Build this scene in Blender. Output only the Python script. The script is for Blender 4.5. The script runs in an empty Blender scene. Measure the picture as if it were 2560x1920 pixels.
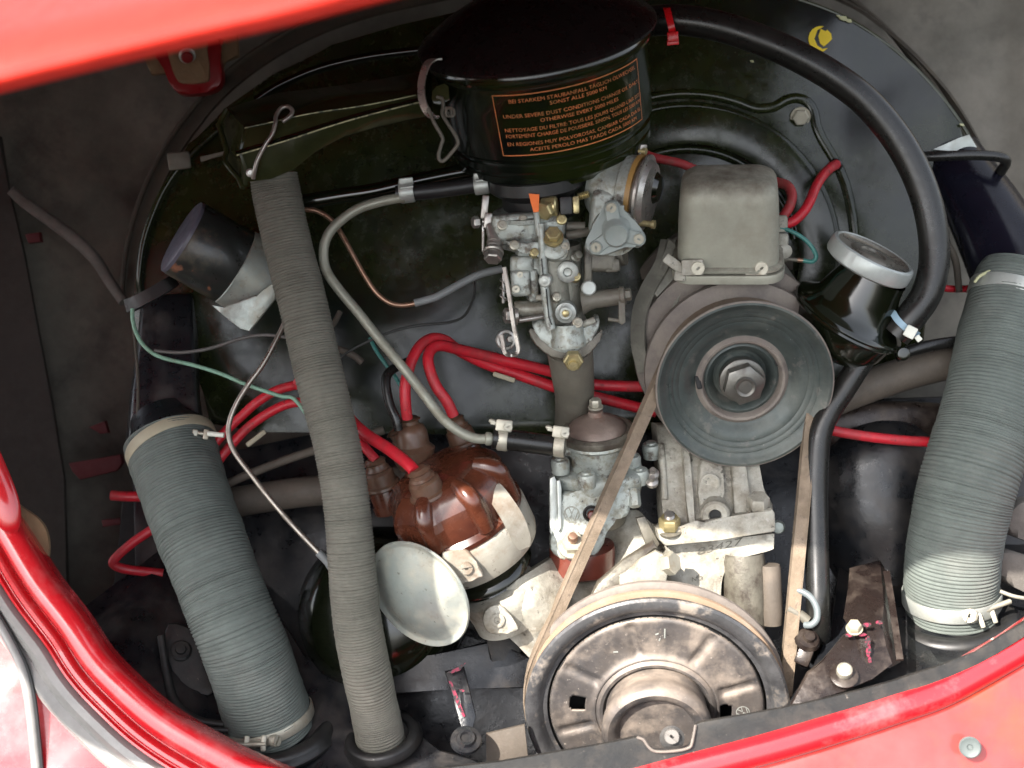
import bpy, bmesh, math, random
from mathutils import Vector, Matrix, noise
random.seed(4)
sc = bpy.context.scene
COL = sc.collection

# ---------------------------------------------------------------- camera
F = 3334.0            # focal length in photo pixels (photo 2560 x 1920)
K = 0.98 / F          # metres per photo pixel at the reference depth (z = 0)
CAM = Vector((0.0, -0.85, 1.22))
R = Matrix.Rotation(math.radians(65), 3, 'X') @ Matrix.Rotation(math.radians(-8), 3, 'Z')
cd = bpy.data.cameras.new('camera'); cam = bpy.data.objects.new('camera', cd); COL.objects.link(cam)
cam.location = CAM; cam.rotation_euler = R.to_euler()
cd.sensor_width = 36.0; cd.lens = 36.0 * F / 2560.0
cd.clip_start = 0.01; cd.clip_end = 200
cd.dof.use_dof = True; cd.dof.focus_distance = 0.985; cd.dof.aperture_fstop = 5.0
sc.camera = cam

# ---------------------------------------------------------------- light
SUN = Vector((1000.0, 885.0, 1500.0))                 # travel of sunlight, camera frame (right, down, away)
sw = (R @ Vector((SUN.x, -SUN.y, -SUN.z))).normalized()
elev = math.asin(-sw.z); az = math.atan2(-sw.x, -sw.y)   # direction towards the sun
world = bpy.data.worlds.new('World'); sc.world = world; world.use_nodes = True
wn, wl = world.node_tree.nodes, world.node_tree.links
sky = wn.new('ShaderNodeTexSky'); sky.sky_type = 'NISHITA'; sky.sun_disc = False
sky.sun_elevation = elev; sky.sun_rotation = az; sky.dust_density = 3.0; sky.air_density = 1.0
hs = wn.new('ShaderNodeHueSaturation'); hs.inputs['Saturation'].default_value = 0.35
wl.new(sky.outputs[0], hs.inputs['Color']); wl.new(hs.outputs[0], wn['Background'].inputs[0])
wn['Background'].inputs[1].default_value = 0.15
sd = bpy.data.lights.new('sun', 'SUN'); sun = bpy.data.objects.new('sun', sd); COL.objects.link(sun)
sd.energy = 3.9; sd.angle = math.radians(0.6); sd.color = (1.0, 0.93, 0.85)
sun.rotation_euler = sw.to_track_quat('-Z', 'Y').to_euler()
vs = sc.view_settings; vs.view_transform = 'Standard'; vs.look = 'None'; vs.gamma = 1.0; vs.exposure = 1.85

# ---------------------------------------------------------------- materials
def srgb(h):
    h = h.lstrip('#')
    o = []
    for i in (0, 2, 4):
        c = int(h[i:i+2], 16) / 255
        o.append(c / 12.92 if c <= 0.04045 else ((c + 0.055) / 1.055) ** 2.4)
    return (*o, 1)
def col(c): return srgb(c) if isinstance(c, str) else (*c, 1) if len(c) == 3 else c

def mat(name, c, rough=0.5, metal=0.0, coat=0.0, spots=(), dust=None, bump=0.0, bscale=400, rnoise=0.12, var=0.12, spec=0.5, vscale=60, trans=0, stretch=None, sss=0, wave=None):
    m = bpy.data.materials.new(name); m.use_nodes = True
    N, L = m.node_tree.nodes, m.node_tree.links
    b = N['Principled BSDF']
    tc = N.new('ShaderNodeTexCoord'); src = tc.outputs['Object']
    if stretch:
        mp = N.new('ShaderNodeMapping'); mp.inputs['Scale'].default_value = stretch
        L.new(src, mp.inputs[0]); src = mp.outputs[0]
    def nz(scale, detail=5, rgh=0.6, off=0):
        n = N.new('ShaderNodeTexNoise'); n.inputs['Scale'].default_value = scale
        n.inputs['Detail'].default_value = detail; n.inputs['Roughness'].default_value = rgh
        if off:
            a = N.new('ShaderNodeVectorMath'); a.operation = 'ADD'; a.inputs[1].default_value = (off, off * 1.7, -off)
            L.new(src, a.inputs[0]); L.new(a.outputs[0], n.inputs['Vector'])
        else: L.new(src, n.inputs['Vector'])
        return n.outputs['Fac']
    def mr(v, a, b_, c_, d):
        n = N.new('ShaderNodeMapRange'); L.new(v, n.inputs[0])
        for i, x in enumerate((a, b_, c_, d)): n.inputs[i+1].default_value = x
        return n.outputs[0]
    def mixc(f, a, b_):
        n = N.new('ShaderNodeMix'); n.data_type = 'RGBA'
        L.new(f, n.inputs[0])
        if isinstance(a, tuple): n.inputs[6].default_value = a
        else: L.new(a, n.inputs[6])
        if isinstance(b_, tuple): n.inputs[7].default_value = b_
        else: L.new(b_, n.inputs[7])
        return n.outputs[2]
    def mixf(f, a, b_):
        n = N.new('ShaderNodeMix'); n.data_type = 'FLOAT'
        L.new(f, n.inputs[0])
        if isinstance(a, (int, float)): n.inputs[2].default_value = a
        else: L.new(a, n.inputs[2])
        if isinstance(b_, (int, float)): n.inputs[3].default_value = b_
        else: L.new(b_, n.inputs[3])
        return n.outputs[0]
    c = col(c)
    lo = tuple(x * (1 - var) for x in c[:3]) + (1,); hi = tuple(min(1, x * (1 + var)) for x in c[:3]) + (1,)
    color = mixc(mr(nz(vscale, 6, 0.65), 0.3, 0.7, 0, 1), lo, hi)
    r = mr(nz(vscale * 1.7, 6, 0.7, 3.1), 0.3, 0.7, max(0.02, rough - rnoise), min(1, rough + rnoise))
    met = metal
    for i, s in enumerate(spots):
        sc_, th, so, am, rr = s[1:6]
        f = mr(nz(sc_, 8, 0.68, 5.3 + i * 2.7), th, th + so, 0, am)
        color = mixc(f, color, col(s[0])); r = mixf(f, r, rr)
        if metal: met = mixf(f, met, metal * 0.2)
    if dust:
        g = N.new('ShaderNodeNewGeometry'); sx = N.new('ShaderNodeSeparateXYZ'); L.new(g.outputs['Normal'], sx.inputs[0])
        up = mr(sx.outputs[2], -0.1, 1.0, 0.15, 1)
        nn = mr(nz(dust[2] if len(dust) > 2 else 45, 8, 0.7, 9.9), 0.3, 0.65, 0.1, 1)
        mu = N.new('ShaderNodeMath'); mu.operation = 'MULTIPLY'; L.new(up, mu.inputs[0]); L.new(nn, mu.inputs[1])
        m2 = N.new('ShaderNodeMath'); m2.operation = 'MULTIPLY'; L.new(mu.outputs[0], m2.inputs[0]); m2.inputs[1].default_value = dust[1]
        color = mixc(m2.outputs[0], color, col(dust[0])); r = mixf(m2.outputs[0], r, 0.9)
    L.new(color, b.inputs['Base Color']); L.new(r, b.inputs['Roughness'])
    if isinstance(met, (int, float)): b.inputs['Metallic'].default_value = met
    else: L.new(met, b.inputs['Metallic'])
    b.inputs['Specular IOR Level'].default_value = spec
    b.inputs['Coat Weight'].default_value = coat; b.inputs['Coat Roughness'].default_value = 0.08
    if trans: b.inputs['Transmission Weight'].default_value = trans
    if sss: b.inputs['Subsurface Weight'].default_value = sss; b.inputs['Subsurface Scale'].default_value = 0.003
    if bump:
        bp = N.new('ShaderNodeBump'); bp.inputs['Strength'].default_value = bump; bp.inputs['Distance'].default_value = 0.001
        L.new(nz(bscale, 8, 0.65, 1.3), bp.inputs['Height']); L.new(bp.outputs[0], b.inputs['Normal'])
        if wave:
            b2 = N.new('ShaderNodeBump'); b2.inputs['Strength'].default_value = 1; b2.inputs['Distance'].default_value = wave[1]
            L.new(nz(wave[0], 1, 0.4, 6.3), b2.inputs['Height']); L.new(b2.outputs[0], bp.inputs['Normal'])
    return m

DUST = (0.30, 0.25, 0.19)
Mt = dict(
 shroud=mat('shroud_paint', (0.0145, 0.0190, 0.0055), 0.22, coat=0.0, spec=.45, wave=(9, .02), spots=[((0.030, 0.031, 0.016), 25, .5, .3, .3, .4), ((0.004, 0.0062, 0.009), 5, .5, .15, .8, .2), ((.2,.19,.13), 420, .70, .05, .5, .8)], bump=.05, bscale=150, var=.3),  # black paint; olive in the base colour stands for green tree reflections
 bowl=mat('black_enamel_tree_tint', (0.011, 0.015, 0.0035), 0.18, coat=0.35, spec=.4, spots=[((0.003, 0.004, 0.006), 9, .5, .1, .7, .15), ((0.12, 0.11, 0.07), 380, .68, .06, .4, .6)], var=.2, rnoise=.06, bump=.03, wave=(14, .006)),  # olive tint painted in as mirrored greenery on black enamel
 navy=mat('blue_black_enamel', (0.006, 0.006, 0.011), 0.22, spec=.25, coat=.12, bump=.05, wave=(12, .008)),
 gloss=mat('black_enamel', (0.005, 0.0065, 0.003), 0.16, coat=0.5, spots=[((0.08, 0.07, 0.05), 300, .66, .08, .35, .6)], var=.2, rnoise=.06),
 wornglint=mat('worn_edge_highlight', (0.24, 0.225, 0.13), 0.35, metal=.5, spots=[((0.03, 0.035, 0.012), 120, .5, .06, 1, .3)]),  # worn metal on the seam, painted highlight on the top edge
 duct=mat('worn_black_enamel', (0.029, 0.033, 0.013), 0.13, coat=0.0, spec=.35, rnoise=.05, wave=(14, .012), bump=.03, spots=[((0.2, 0.19, 0.13), 260, .70, .05, .5, .6)], var=.3),  # reflected olive of the sides is put into this base colour
 black=mat('black_rubber', (0.013, 0.013, 0.013), 0.42, spots=[((0.06, 0.055, 0.045), 50, .5, .3, .35, .8)], rnoise=.1),
 softblack=mat('satin_black_hose', (0.011, 0.011, 0.010), 0.30, spots=[((0.04, 0.036, 0.03), 40, .5, .3, .5, .5)], rnoise=.08),
 dustblack=mat('dusty_black_paint', (0.010, 0.011, 0.012), 0.45, spec=.35, spots=[((0.055, 0.046, 0.038), 35, .48, .25, .6, .85), ((0.22, .19, .16), 260, .64, .06, .5, .9)], dust=(DUST, .07), bump=.25, bscale=300),
 tin=mat('oily_black_tin', (0.008, 0.009, 0.011), 0.32, wave=(14, .012), spots=[((0.05, 0.042, 0.036), 22, .47, .25, .8, .7), ((0.12, .11, .10), 120, .64, .08, .6, .9), ((0.004, .004, .004), 14, .5, .2, .7, .15)], bump=.35, bscale=160),
 maroon=mat('satin_black_lid', (0.008, 0.006, 0.006), 0.3, coat=0, spec=.25, wave=(10,.01), bump=.03, spots=[((0.1, 0.09, 0.07), 420, .70, .04, .5, .7)]),
 brownt=mat('oily_brown_tin', (0.020, 0.014, 0.012), 0.3, metal=.3, spots=[((0.09, 0.07, 0.055), 30, .5, .2, .7, .7), ((0.008, .006, .006), 20, .5, .2, .6, .2), ((0.20, .16, .13), 160, .66, .05, .6, .9)], bump=.35, bscale=200),
 hose=mat('grey_corrugated_cloth', (0.128, 0.124, 0.100), 0.85, spots=[((0.22, 0.20, 0.17), 35, .5, .3, .35, .9), ((0.05, .05, .045), 18, .55, .2, .4, .9)], bump=.4, bscale=1500, var=.15),
 hose2=mat('grey_green_corrugated_cloth', (0.103, 0.120, 0.108), 0.82, spots=[((0.19, 0.18, 0.16), 22, .5, .3, .4, .9), ((0.03, .035, .033), 12, .55, .2, .4, .9)], bump=.4, bscale=1500, var=.15),
 red=mat('red_ignition_lead', (0.47, 0.014, 0.026), 0.42, spots=[((0.20, 0.03, 0.03), 45, .46, .2, .6, .65), ((0.05, 0.025, 0.02), 110, .62, .06, .7, .8), ((0.5, .2, .17), 70, .60, .1, .4, .8)], sss=.1, rnoise=.1, bump=.15),
 reddust=mat('dusty_red_lead', (0.30, 0.025, 0.028), 0.6, spots=[((0.16, 0.09, 0.07), 60, .5, .2, .7, .9)]),
 paint=mat('red_body_paint', (0.50, 0.012, 0.018), 0.24, coat=0.9, spots=[((0.72, 0.34, 0.33), 7, .50, .22, .55, .35), ((0.75, 0.55, 0.48), 420, .73, .03, .8, .7)], var=.06, rnoise=.06),  # large pale patches are sky haze reflections put into the colour
 wallred=mat('dull_red_overspray', (0.075, 0.006, 0.008), 0.7), lidp=mat('red_lid_paint', (0.36, 0.018, 0.010), 0.4, coat=0.1, spec=.2, var=.12, rnoise=.06),
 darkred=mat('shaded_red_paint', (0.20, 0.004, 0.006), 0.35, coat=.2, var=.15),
 brown=mat('brown_bakelite', (0.075, 0.022, 0.011), 0.27, coat=0.45, spots=[((0.035, 0.010, 0.007), 30, .48, .2, .8, .25), ((.15, .09, .06), 110, .58, .12, .3, .6)], var=.2, rnoise=.06),
 boot=mat('brown_rubber_boot', (0.10, 0.055, 0.035), 0.38, spots=[((0.05, 0.02, 0.012), 60, .5, .2, .6, .2), ((.2, .16, .12), 70, .58, .15, .5, .7)], var=.25, sss=.15),
 houses=mat('dusty_distributor_housing', (0.33, 0.31, 0.26), 0.5, metal=.35, spots=[((0.17, 0.12, 0.08), 36, .47, .16, .8, .7), ((.45,.42,.38), 60, .55, .1, .4, .7), ((.05, .035, .025), 120, .6, .06, .8, .7)], bump=.2),
 zinc=mat('cast_zinc', (0.33, 0.355, 0.325), 0.42, metal=.35, spots=[((0.06, 0.04, 0.028), 60, .53, .08, .85, .6), ((0.17, .145, .09), 110, .5, .15, .7, .7), ((0.02, .015, .012), 190, .62, .05, .8, .5)], bump=.35, bscale=500, var=.2),
 zincd=mat('dark_oily_casting', (0.13, 0.12, 0.095), 0.45, metal=.3, spots=[((0.03, 0.02, 0.015), 50, .5, .15, .8, .4)], bump=.4, bscale=400, var=.3),
 alu=mat('weathered_aluminium', (0.34, 0.325, 0.275), 0.55, metal=.25, spots=[((0.12, 0.095, 0.06), 34, .47, .2, .8, .7), ((0.03, .02, .012), 26, .57, .10, .9, .4), ((.5, .48, .44), 200, .6, .1, .4, .8), ((.02, .016, .012), 150, .62, .05, .8, .6)], bump=.55, bscale=350, var=.25),
 reg=mat('regulator_shell', (0.35, 0.35, 0.285), 0.5, metal=.3, spots=[((0.17, 0.15, 0.11), 22, .48, .25, .5, .7), ((.12, .09, .06), 300, .66, .06, .6, .8)], dust=((0.10, 0.075, 0.055), .85, 60), bump=.12, bscale=600, var=.1),
 dish=mat('galvanised_dish', (0.33, 0.36, 0.33), 0.38, metal=.5, spots=[((0.40, 0.37, 0.29), 20, .46, .15, .8, .6), ((0.19, .16, .11), 60, .56, .12, .6, .8), ((.24, .28, .26), 14, .5, .12, .6, .35), ((.06, .05, .03), 200, .63, .05, .7, .8)], bump=.25, bscale=250, var=.15),
 silver=mat('galvanised_steel', (0.40, 0.42, 0.39), 0.42, metal=.5, spots=[((0.25, 0.24, 0.19), 40, .5, .2, .6, .6)], var=.15, bump=.2),
 steel=mat('grey_steel', (0.38, 0.36, 0.33), 0.32, metal=.8, spots=[((0.16, 0.12, 0.09), 90, .5, .2, .7, .6)], var=.2, bump=.15),
 clamp=mat('clamp_steel', (0.40, 0.38, 0.31), 0.42, metal=.5, spots=[((0.22, 0.17, 0.11), 70, .5, .2, .6, .7)], var=.15, bump=.15),
 brass=mat('dull_brass', (0.44, 0.37, 0.19), 0.38, metal=.7, spots=[((0.12, 0.09, 0.05), 80, .52, .15, .7, .6)], var=.2),
 copper=mat('copper_pipe', (0.30, 0.18, 0.12), 0.32, metal=.7, spots=[((0.12, 0.08, 0.06), 60, .5, .2, .6, .5)]),
 pipe=mat('old_grey_fuel_pipe', (0.26, 0.26, 0.21), 0.45, metal=.3, spots=[((0.12, 0.10, 0.06), 50, .5, .2, .6, .6)], bump=.15),
 sleeve=mat('grey_rubber_sleeve', (0.16, 0.17, 0.17), 0.5),
 rod=mat('bent_steel_tube', (0.30, 0.27, 0.23), 0.3, metal=.8, spots=[((0.10, 0.07, 0.05), 60, .5, .2, .6, .6)]),
 belt=mat('worn_belt', (0.155, 0.118, 0.082), 0.9, spots=[((0.27, 0.21, 0.155), 40, .45, .2, .7, .95), ((0.06, .05, .045), 200, .58, .1, .6, .9)], bump=.5, bscale=900, var=.2),
 beltside=mat('belt_flank', (0.045, 0.042, 0.040), 0.75, spots=[((0.12, 0.10, 0.08), 60, .5, .2, .6, .9)]),
 rimm=mat('scuffed_pulley_rim', (0.11, 0.11, 0.112), 0.36, metal=.5, spots=[((0.03, 0.03, 0.032), 30, .5, .12, .85, .3), ((0.36, .30, .24), 40, .55, .12, .7, .9)], bump=.2, bscale=400, var=.3),
 pulley=mat('dusty_black_pulley', (0.050, 0.050, 0.053), 0.34, metal=.3, spots=[((0.27, 0.22, 0.175), 24, .48, .2, .75, .9), ((0.42, .37, .32), 300, .63, .06, .6, .9)], dust=((0.46, 0.37, 0.29), .6, 30), bump=.2, bscale=400, var=.3),
 gpulley=mat('green_grey_pulley', (0.052, 0.064, 0.060), 0.38, metal=.3, spots=[((0.105, 0.112, 0.095), 14, .46, .2, .8, .6), ((0.16, .15, .13), 70, .58, .08, .5, .7), ((0.30, .30, .27), 330, .66, .04, .6, .8), ((0.025, .03, .03), 35, .55, .15, .6, .4)], var=.2, bump=.12, bscale=500),
 gdust=mat('dusty_pulley_rim', (0.17, 0.145, 0.125), 0.7, metal=.1, spots=[((0.25, 0.22, 0.18), 40, .5, .2, .6, .9), ((0.04, .035, .035), 30, .5, .2, .6, .6)], bump=.25),
 lining=mat('tar_lining', (0.135, 0.125, 0.103), 0.85, spots=[((0.25, 0.228, 0.19), 9, .45, .3, .8, .9), ((0.03, .028, .026), 14, .52, .2, .7, .8), ((.13, .12, .10), 60, .62, .1, .5, .9)], bump=.5, bscale=90, var=.25, vscale=20),
 darkpanel=mat('dark_side_panel', (0.042, 0.037, 0.031), 0.8, spots=[((0.045, 0.04, 0.035), 12, .45, .3, .8, .9)], bump=.3, bscale=90),
 trim=mat('brown_arch_trim', (0.055, 0.046, 0.035), 0.8, spots=[((0.11, 0.085, 0.055), 20, .5, .2, .6, .9)], bump=.3),
 seal=mat('grey_rubber_seal', (0.20, 0.195, 0.185), 0.42, spots=[((0.34, 0.32, 0.30), 20, .45, .3, .5, .5)], coat=.2, var=.15),
 yellow=mat('yellow_paint_dot', (0.78, 0.56, 0.01), 0.5, var=.1),
 cream=mat('chipped_cream', (0.42, 0.42, 0.24), 0.6),
 orange=mat('orange_print', (0.62, 0.18, 0.06), 0.55, spots=[((0.22, 0.13, 0.04), 120, .45, .2, .75, .6)]),
 orangep=mat('orange_mark', (0.85, 0.17, 0.02), 0.5),
 hook=mat('blued_wire', (0.12, 0.14, 0.145), .4), pink=mat('pink_paint_mark', (0.20, 0.015, 0.04), 0.5, spots=[((.02,.015,.015), 300, .48, .05, 1, .6)]),
 teal=mat('teal_wire', (0.035, 0.16, 0.14), 0.4), green=mat('pale_green_wire', (0.18, 0.33, 0.24), 0.5, spots=[((0.10, 0.13, 0.08), 60, .5, .2, .6, .7)]),
 gwire=mat('grey_wire', (0.085, 0.08, 0.075), 0.45), dwire=mat('dark_wire', (0.03, 0.03, 0.028), 0.5),
 tiered=mat('red_nylon', (0.56, 0.008, 0.012), 0.3), tieblue=mat('blue_white_nylon', (0.26, 0.38, 0.46), 0.35, trans=.1), tiew=mat('white_nylon', (0.62, 0.63, 0.55), 0.4),
 cap=mat('zinc_filler_cap', (0.42, 0.45, 0.43), 0.42, metal=.4, spots=[((0.28, 0.28, 0.25), 30, .5, .2, .5, .5)], var=.1),
 captop=mat('worn_cap_top', (0.17, 0.16, 0.135), 0.28, metal=.5, spots=[((0.2, 0.18, 0.15), 40, .5, .2, .6, .5), ((0.4, .08, .04), 120, .70, .02, .8, .5)]),
 rust=mat('rusty_dome', (0.19, 0.145, 0.12), 0.5, metal=.3, spots=[((0.28, 0.22, 0.18), 50, .5, .2, .6, .6), ((.14, .06, .035), 60, .55, .1, .6, .6)], bump=.3),
 gasket=mat('red_brown_insulator', (0.12, 0.028, 0.018), 0.35, coat=.3, spots=[((0.4, 0.3, 0.24), 200, .66, .05, .7, .8)]),
 paper=mat('brown_card', (0.25, 0.17, 0.09), 0.85), manif=mat('manifold_pipe', (0.135, 0.125, 0.10), 0.55, metal=.2, spots=[((0.2, 0.18, 0.14), 20, .5, .3, .5, .7), ((.07, .05, .035), 40, .55, .15, .6, .5)], bump=.3),
 heat=mat('old_heat_riser', (0.085, 0.07, 0.055), 0.7, spots=[((0.16, 0.13, 0.10), 22, .5, .2, .6, .9)], bump=.4),
 coil=mat('coil_can', (0.022, 0.024, 0.022), 0.35, coat=.2, spots=[((0.15, 0.12, 0.07), 14, .50, .15, .75, .7), ((.26, .10, .05), 34, .58, .06, .8, .8)], var=.3),
 lilac=mat('coil_end_cap', (0.10, 0.097, 0.125), 0.4), fabric=mat('tan_sealing_cloth', (0.20, 0.13, 0.07), 0.9, spots=[((0.08, 0.06, 0.04), 20, .5, .2, .7, .9)], bump=.5),
 nut=mat('dark_steel_nut', (0.15, 0.145, 0.13), 0.38, metal=.7, spots=[((0.07, 0.055, 0.04), 90, .5, .2, .6, .6)], bump=.15), rustline=mat('rusty_belt_trace', (0.26, 0.18, 0.12), 0.8, spots=[((0.3, 0.26, 0.22), 40, .5, .2, .6, .9)]),
 screwgrey=mat('dusty_screw', (0.13, 0.12, 0.11), 0.6), gstrap=mat('dusty_strap', (0.15, 0.145, 0.12), 0.6, metal=.3, spots=[((0.25, .24, .2), 60, .5, .2, .6, .7), ((.04, .03, .025), 40, .58, .1, .6, .7)], bump=.3),
 zincm=mat('oily_zinc_casting', (0.25, 0.245, 0.205), 0.36, metal=.35, spots=[((0.10, 0.075, 0.045), 45, .5, .15, .8, .4), ((0.02, .015, .012), 90, .62, .06, .8, .5), ((.40, .42, .40), 60, .58, .1, .5, .4)], bump=.4, bscale=400, var=.3),
 apron=mat('reflection_patched_red_paint', (0.37, 0.020, 0.017), 0.32, coat=0.6, spots=[((0.31, 0.075, 0.072), 5, .42, .25, .7, .4), ((0.42, .07, .012), 7, .52, .2, .6, .35), ((0.8, 0.7, 0.6), 500, .74, .03, .8, .7)], var=.08, rnoise=.06),  # pinkish and orange patches paint in reflections of the surroundings
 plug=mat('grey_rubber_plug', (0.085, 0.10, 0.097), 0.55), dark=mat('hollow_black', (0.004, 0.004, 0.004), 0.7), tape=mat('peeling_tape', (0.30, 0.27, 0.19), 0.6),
 amber=mat('amber_gasket', (0.30, 0.17, 0.05), 0.45), ash=mat('grey_knob', (0.24, 0.27, 0.25), 0.5, var=.1), dusty=mat('dusty_cloth_lump', (0.10, 0.09, 0.08), 0.9, spots=[((0.2, 0.18, 0.16), 20, .5, .2, .7, .9)], bump=.8, bscale=120),
 armature=mat('armature_rust', (0.06, 0.022, 0.015), 0.5),
)

# ---------------------------------------------------------------- geometry helpers (author space: photo pixel, photo pixel, depth)
ZO = 0.0
def A(px, py, z=0.0):
    z += ZO; s = 1 + z / F
    return Vector(((px - 1280) * s, (py - 960) * s, z))
def WL(a): return CAM + R @ Vector((a.x * K, -a.y * K, -(a.z + F) * K))
def sview(p0):
    a = A(*p0); v = Vector((a.x, a.y, a.z + F)).normalized()
    return a, 1 + a.z / F, Vector((0, 0, 1)).rotation_difference(v)
def vdir(p0, d): return (sview(p0)[2] @ Vector(d).normalized()).normalized()
def frame(p0, axis, up=None):
    """origin, scale, u (image right), v, w=axis"""
    a, s, q = sview(p0); w = (q @ Vector(axis).normalized()).normalized()
    ref = q @ (Vector(up) if up else Vector((1, 0, 0)))
    u = (ref - w * ref.dot(w))
    if u.length < 1e-3: ref = q @ Vector((0, 0, 1)); u = ref - w * ref.dot(w)
    u.normalize(); v = w.cross(u)
    return a, s, u, v, w

def crom(P, n):
    out = []
    for i in range(len(P) - 1):
        p0 = P[i-1] if i else [2*a - b for a, b in zip(P[0], P[1])]
        p1, p2 = P[i], P[i+1]
        p3 = P[i+2] if i + 2 < len(P) else [2*a - b for a, b in zip(P[-1], P[-2])]
        for k in range(n):
            t = k / n
            out.append([0.5 * (2*b + (c - a)*t + (2*a - 5*b + 4*c - d)*t*t + (-a + 3*b - 3*c + d)*t**3) for a, b, c, d in zip(p0, p1, p2, p3)])
    out.append(list(P[-1])); return out

WP = {}
class M:
    def __init__(s): s.bm = bmesh.new()
    def vs(s, pts): return [s.bm.verts.new(p) for p in pts]
    def loft(s, rings, closed=True, caps=True, mi=0):
        V = [s.vs(r) for r in rings]; n = len(V[0]); m = n if closed else n - 1
        for i in range(len(V) - 1):
            for j in range(m):
                k = (j + 1) % n
                try: s.bm.faces.new((V[i][j], V[i][k], V[i+1][k], V[i+1][j]))
                except ValueError: pass
        if caps and closed:
            for r in (V[0][::-1], V[-1]):
                try: s.bm.faces.new(r)
                except ValueError: pass
        return V
    def lathe(s, p0, axis, prof, seg=48, a0=0, a1=360, up=None, flute=None, sq=1.0):
        o, sc_, u, v, w = frame(p0, axis, up); full = abs(a1 - a0) >= 360
        n = seg if full else seg + 1
        rings = []
        for r, h in prof:
            ring = []
            for i in range(n):
                t = math.radians(a0 + (a1 - a0) * i / seg)
                rr = r * (flute(math.degrees(t), h) if flute else 1)
                ring.append(o + sc_ * (u * (rr * math.cos(t)) + v * (rr * sq * math.sin(t)) + w * h))
            rings.append(ring)
        s.loft(rings, closed=full, caps=False); return s
    def tube(s, P, r=None, seg=12, n=6, rib=None, caps=True, flat=None, dent=0.0):
        if len(P[0]) == 3: P = [(*p, r) for p in P]
        Q = crom([list(p) for p in P], n) if n > 1 else [list(p) for p in P]
        pts = [A(q[0], q[1], q[2]) for q in Q]; rad = [q[3] * (1 + q[2] / F) for q in Q]
        if rib:                                              # resample evenly
            pitch, amp = rib; L = [0]
            for i in range(1, len(pts)): L.append(L[-1] + (pts[i] - pts[i-1]).length)
            step = pitch / 6; m = int(L[-1] / step); np_, nr = [], []; j = 0
            for i in range(m + 1):
                d = min(i * step, L[-1] - 1e-6)
                while L[j+1] < d: j += 1
                t = (d - L[j]) / (L[j+1] - L[j]); np_.append(pts[j].lerp(pts[j+1], t))
                ph = d / pitch + 1.8 * noise.noise(Vector((d * 0.011, 7.7, 1.1))); rr = rad[j] + (rad[j+1] - rad[j]) * t
                wob = 1 + 0.018 * noise.noise(Vector((d * 0.012, 3.1, rr)))
                rr = rr * wob + amp * (abs(math.sin(math.pi * ph)) ** 0.7 - 0.5) * (1 + 0.7 * noise.noise(Vector((int(ph) * 1.7, 0.5, 0.2))))
                nr.append(rr)
            pts, rad = np_, nr
        rings = []; T0 = (pts[1] - pts[0]).normalized()
        u = T0.cross(Vector((0.02, 0.1, 1))).normalized()
        for i, p in enumerate(pts):
            T = (pts[min(i+1, len(pts)-1)] - pts[max(i-1, 0)]).normalized()
            u = (u - T * u.dot(T)).normalized(); v = T.cross(u)
            f2 = flat or 1.0
            rk = [rad[i] * (1 + (dent * noise.noise(Vector((math.cos(2*math.pi*k/seg) * .9, math.sin(2*math.pi*k/seg) * .9, i * (.006 if rib else .2)))) if dent else 0)) for k in range(seg)]
            rings.append([p + u * (rk[k] * math.cos(2*math.pi*k/seg)) + v * (rk[k] * f2 * math.sin(2*math.pi*k/seg)) for k in range(seg)])
        s.loft(rings, caps=caps); return s
    def ribbon(s, P, wid, th, wdir, n=6):
        """flat strap along P, width along wdir (author vector), thickness th"""
        Q = crom([list(p) for p in P], n) if n > 1 else [list(p) for p in P]
        pts = [A(*q[:3]) for q in Q]; rings = []; wd0 = Vector(wdir).normalized()
        for i, p in enumerate(pts):
            T = (pts[min(i+1, len(pts)-1)] - pts[max(i-1, 0)]).normalized()
            wd = (wd0 - T * wd0.dot(T)).normalized(); nn = T.cross(wd)
            k = Q[i][3] if len(Q[i]) > 3 else 1
            a, b = wd * (wid * k / 2), nn * (th / 2)
            rings.append([p + a + b, p - a + b, p - a - b, p + a - b])
        s.loft(rings); return s
    def box(s, p0, u, v, su, sv, sw_, bev=0, seg=2, off=(0, 0, 0)):
        o, k, q = sview(p0); U = (q @ Vector(u).normalized()).normalized(); V = q @ Vector(v).normalized()
        V = (V - U * V.dot(U)).normalized(); Wv = U.cross(V)
        o = o + k * (U * off[0] + V * off[1] + Wv * off[2])
        c = {}
        for a in (-1, 1):
            for b in (-1, 1):
                for d in (-1, 1): c[a, b, d] = s.bm.verts.new(o + k * (U * (a*su/2) + V * (b*sv/2) + Wv * (d*sw_/2)))
        fs = []
        for ax in range(3):
            for sg in (-1, 1):
                t = [None] * 3; lst = []
                for (x, y) in ((-1, -1), (1, -1), (1, 1), (-1, 1)):
                    t = [0, 0, 0]; t[ax] = sg; t[(ax+1) % 3] = x; t[(ax+2) % 3] = y; lst.append(c[tuple(t)])
                fs.append(s.bm.faces.new(lst if sg > 0 else lst[::-1]))
        if bev:
            es = list({e for f in fs for e in f.edges})
            bmesh.ops.bevel(s.bm, geom=es, offset=bev * k, segments=seg, profile=0.5, affect='EDGES', clamp_overlap=True)
        return s
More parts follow.
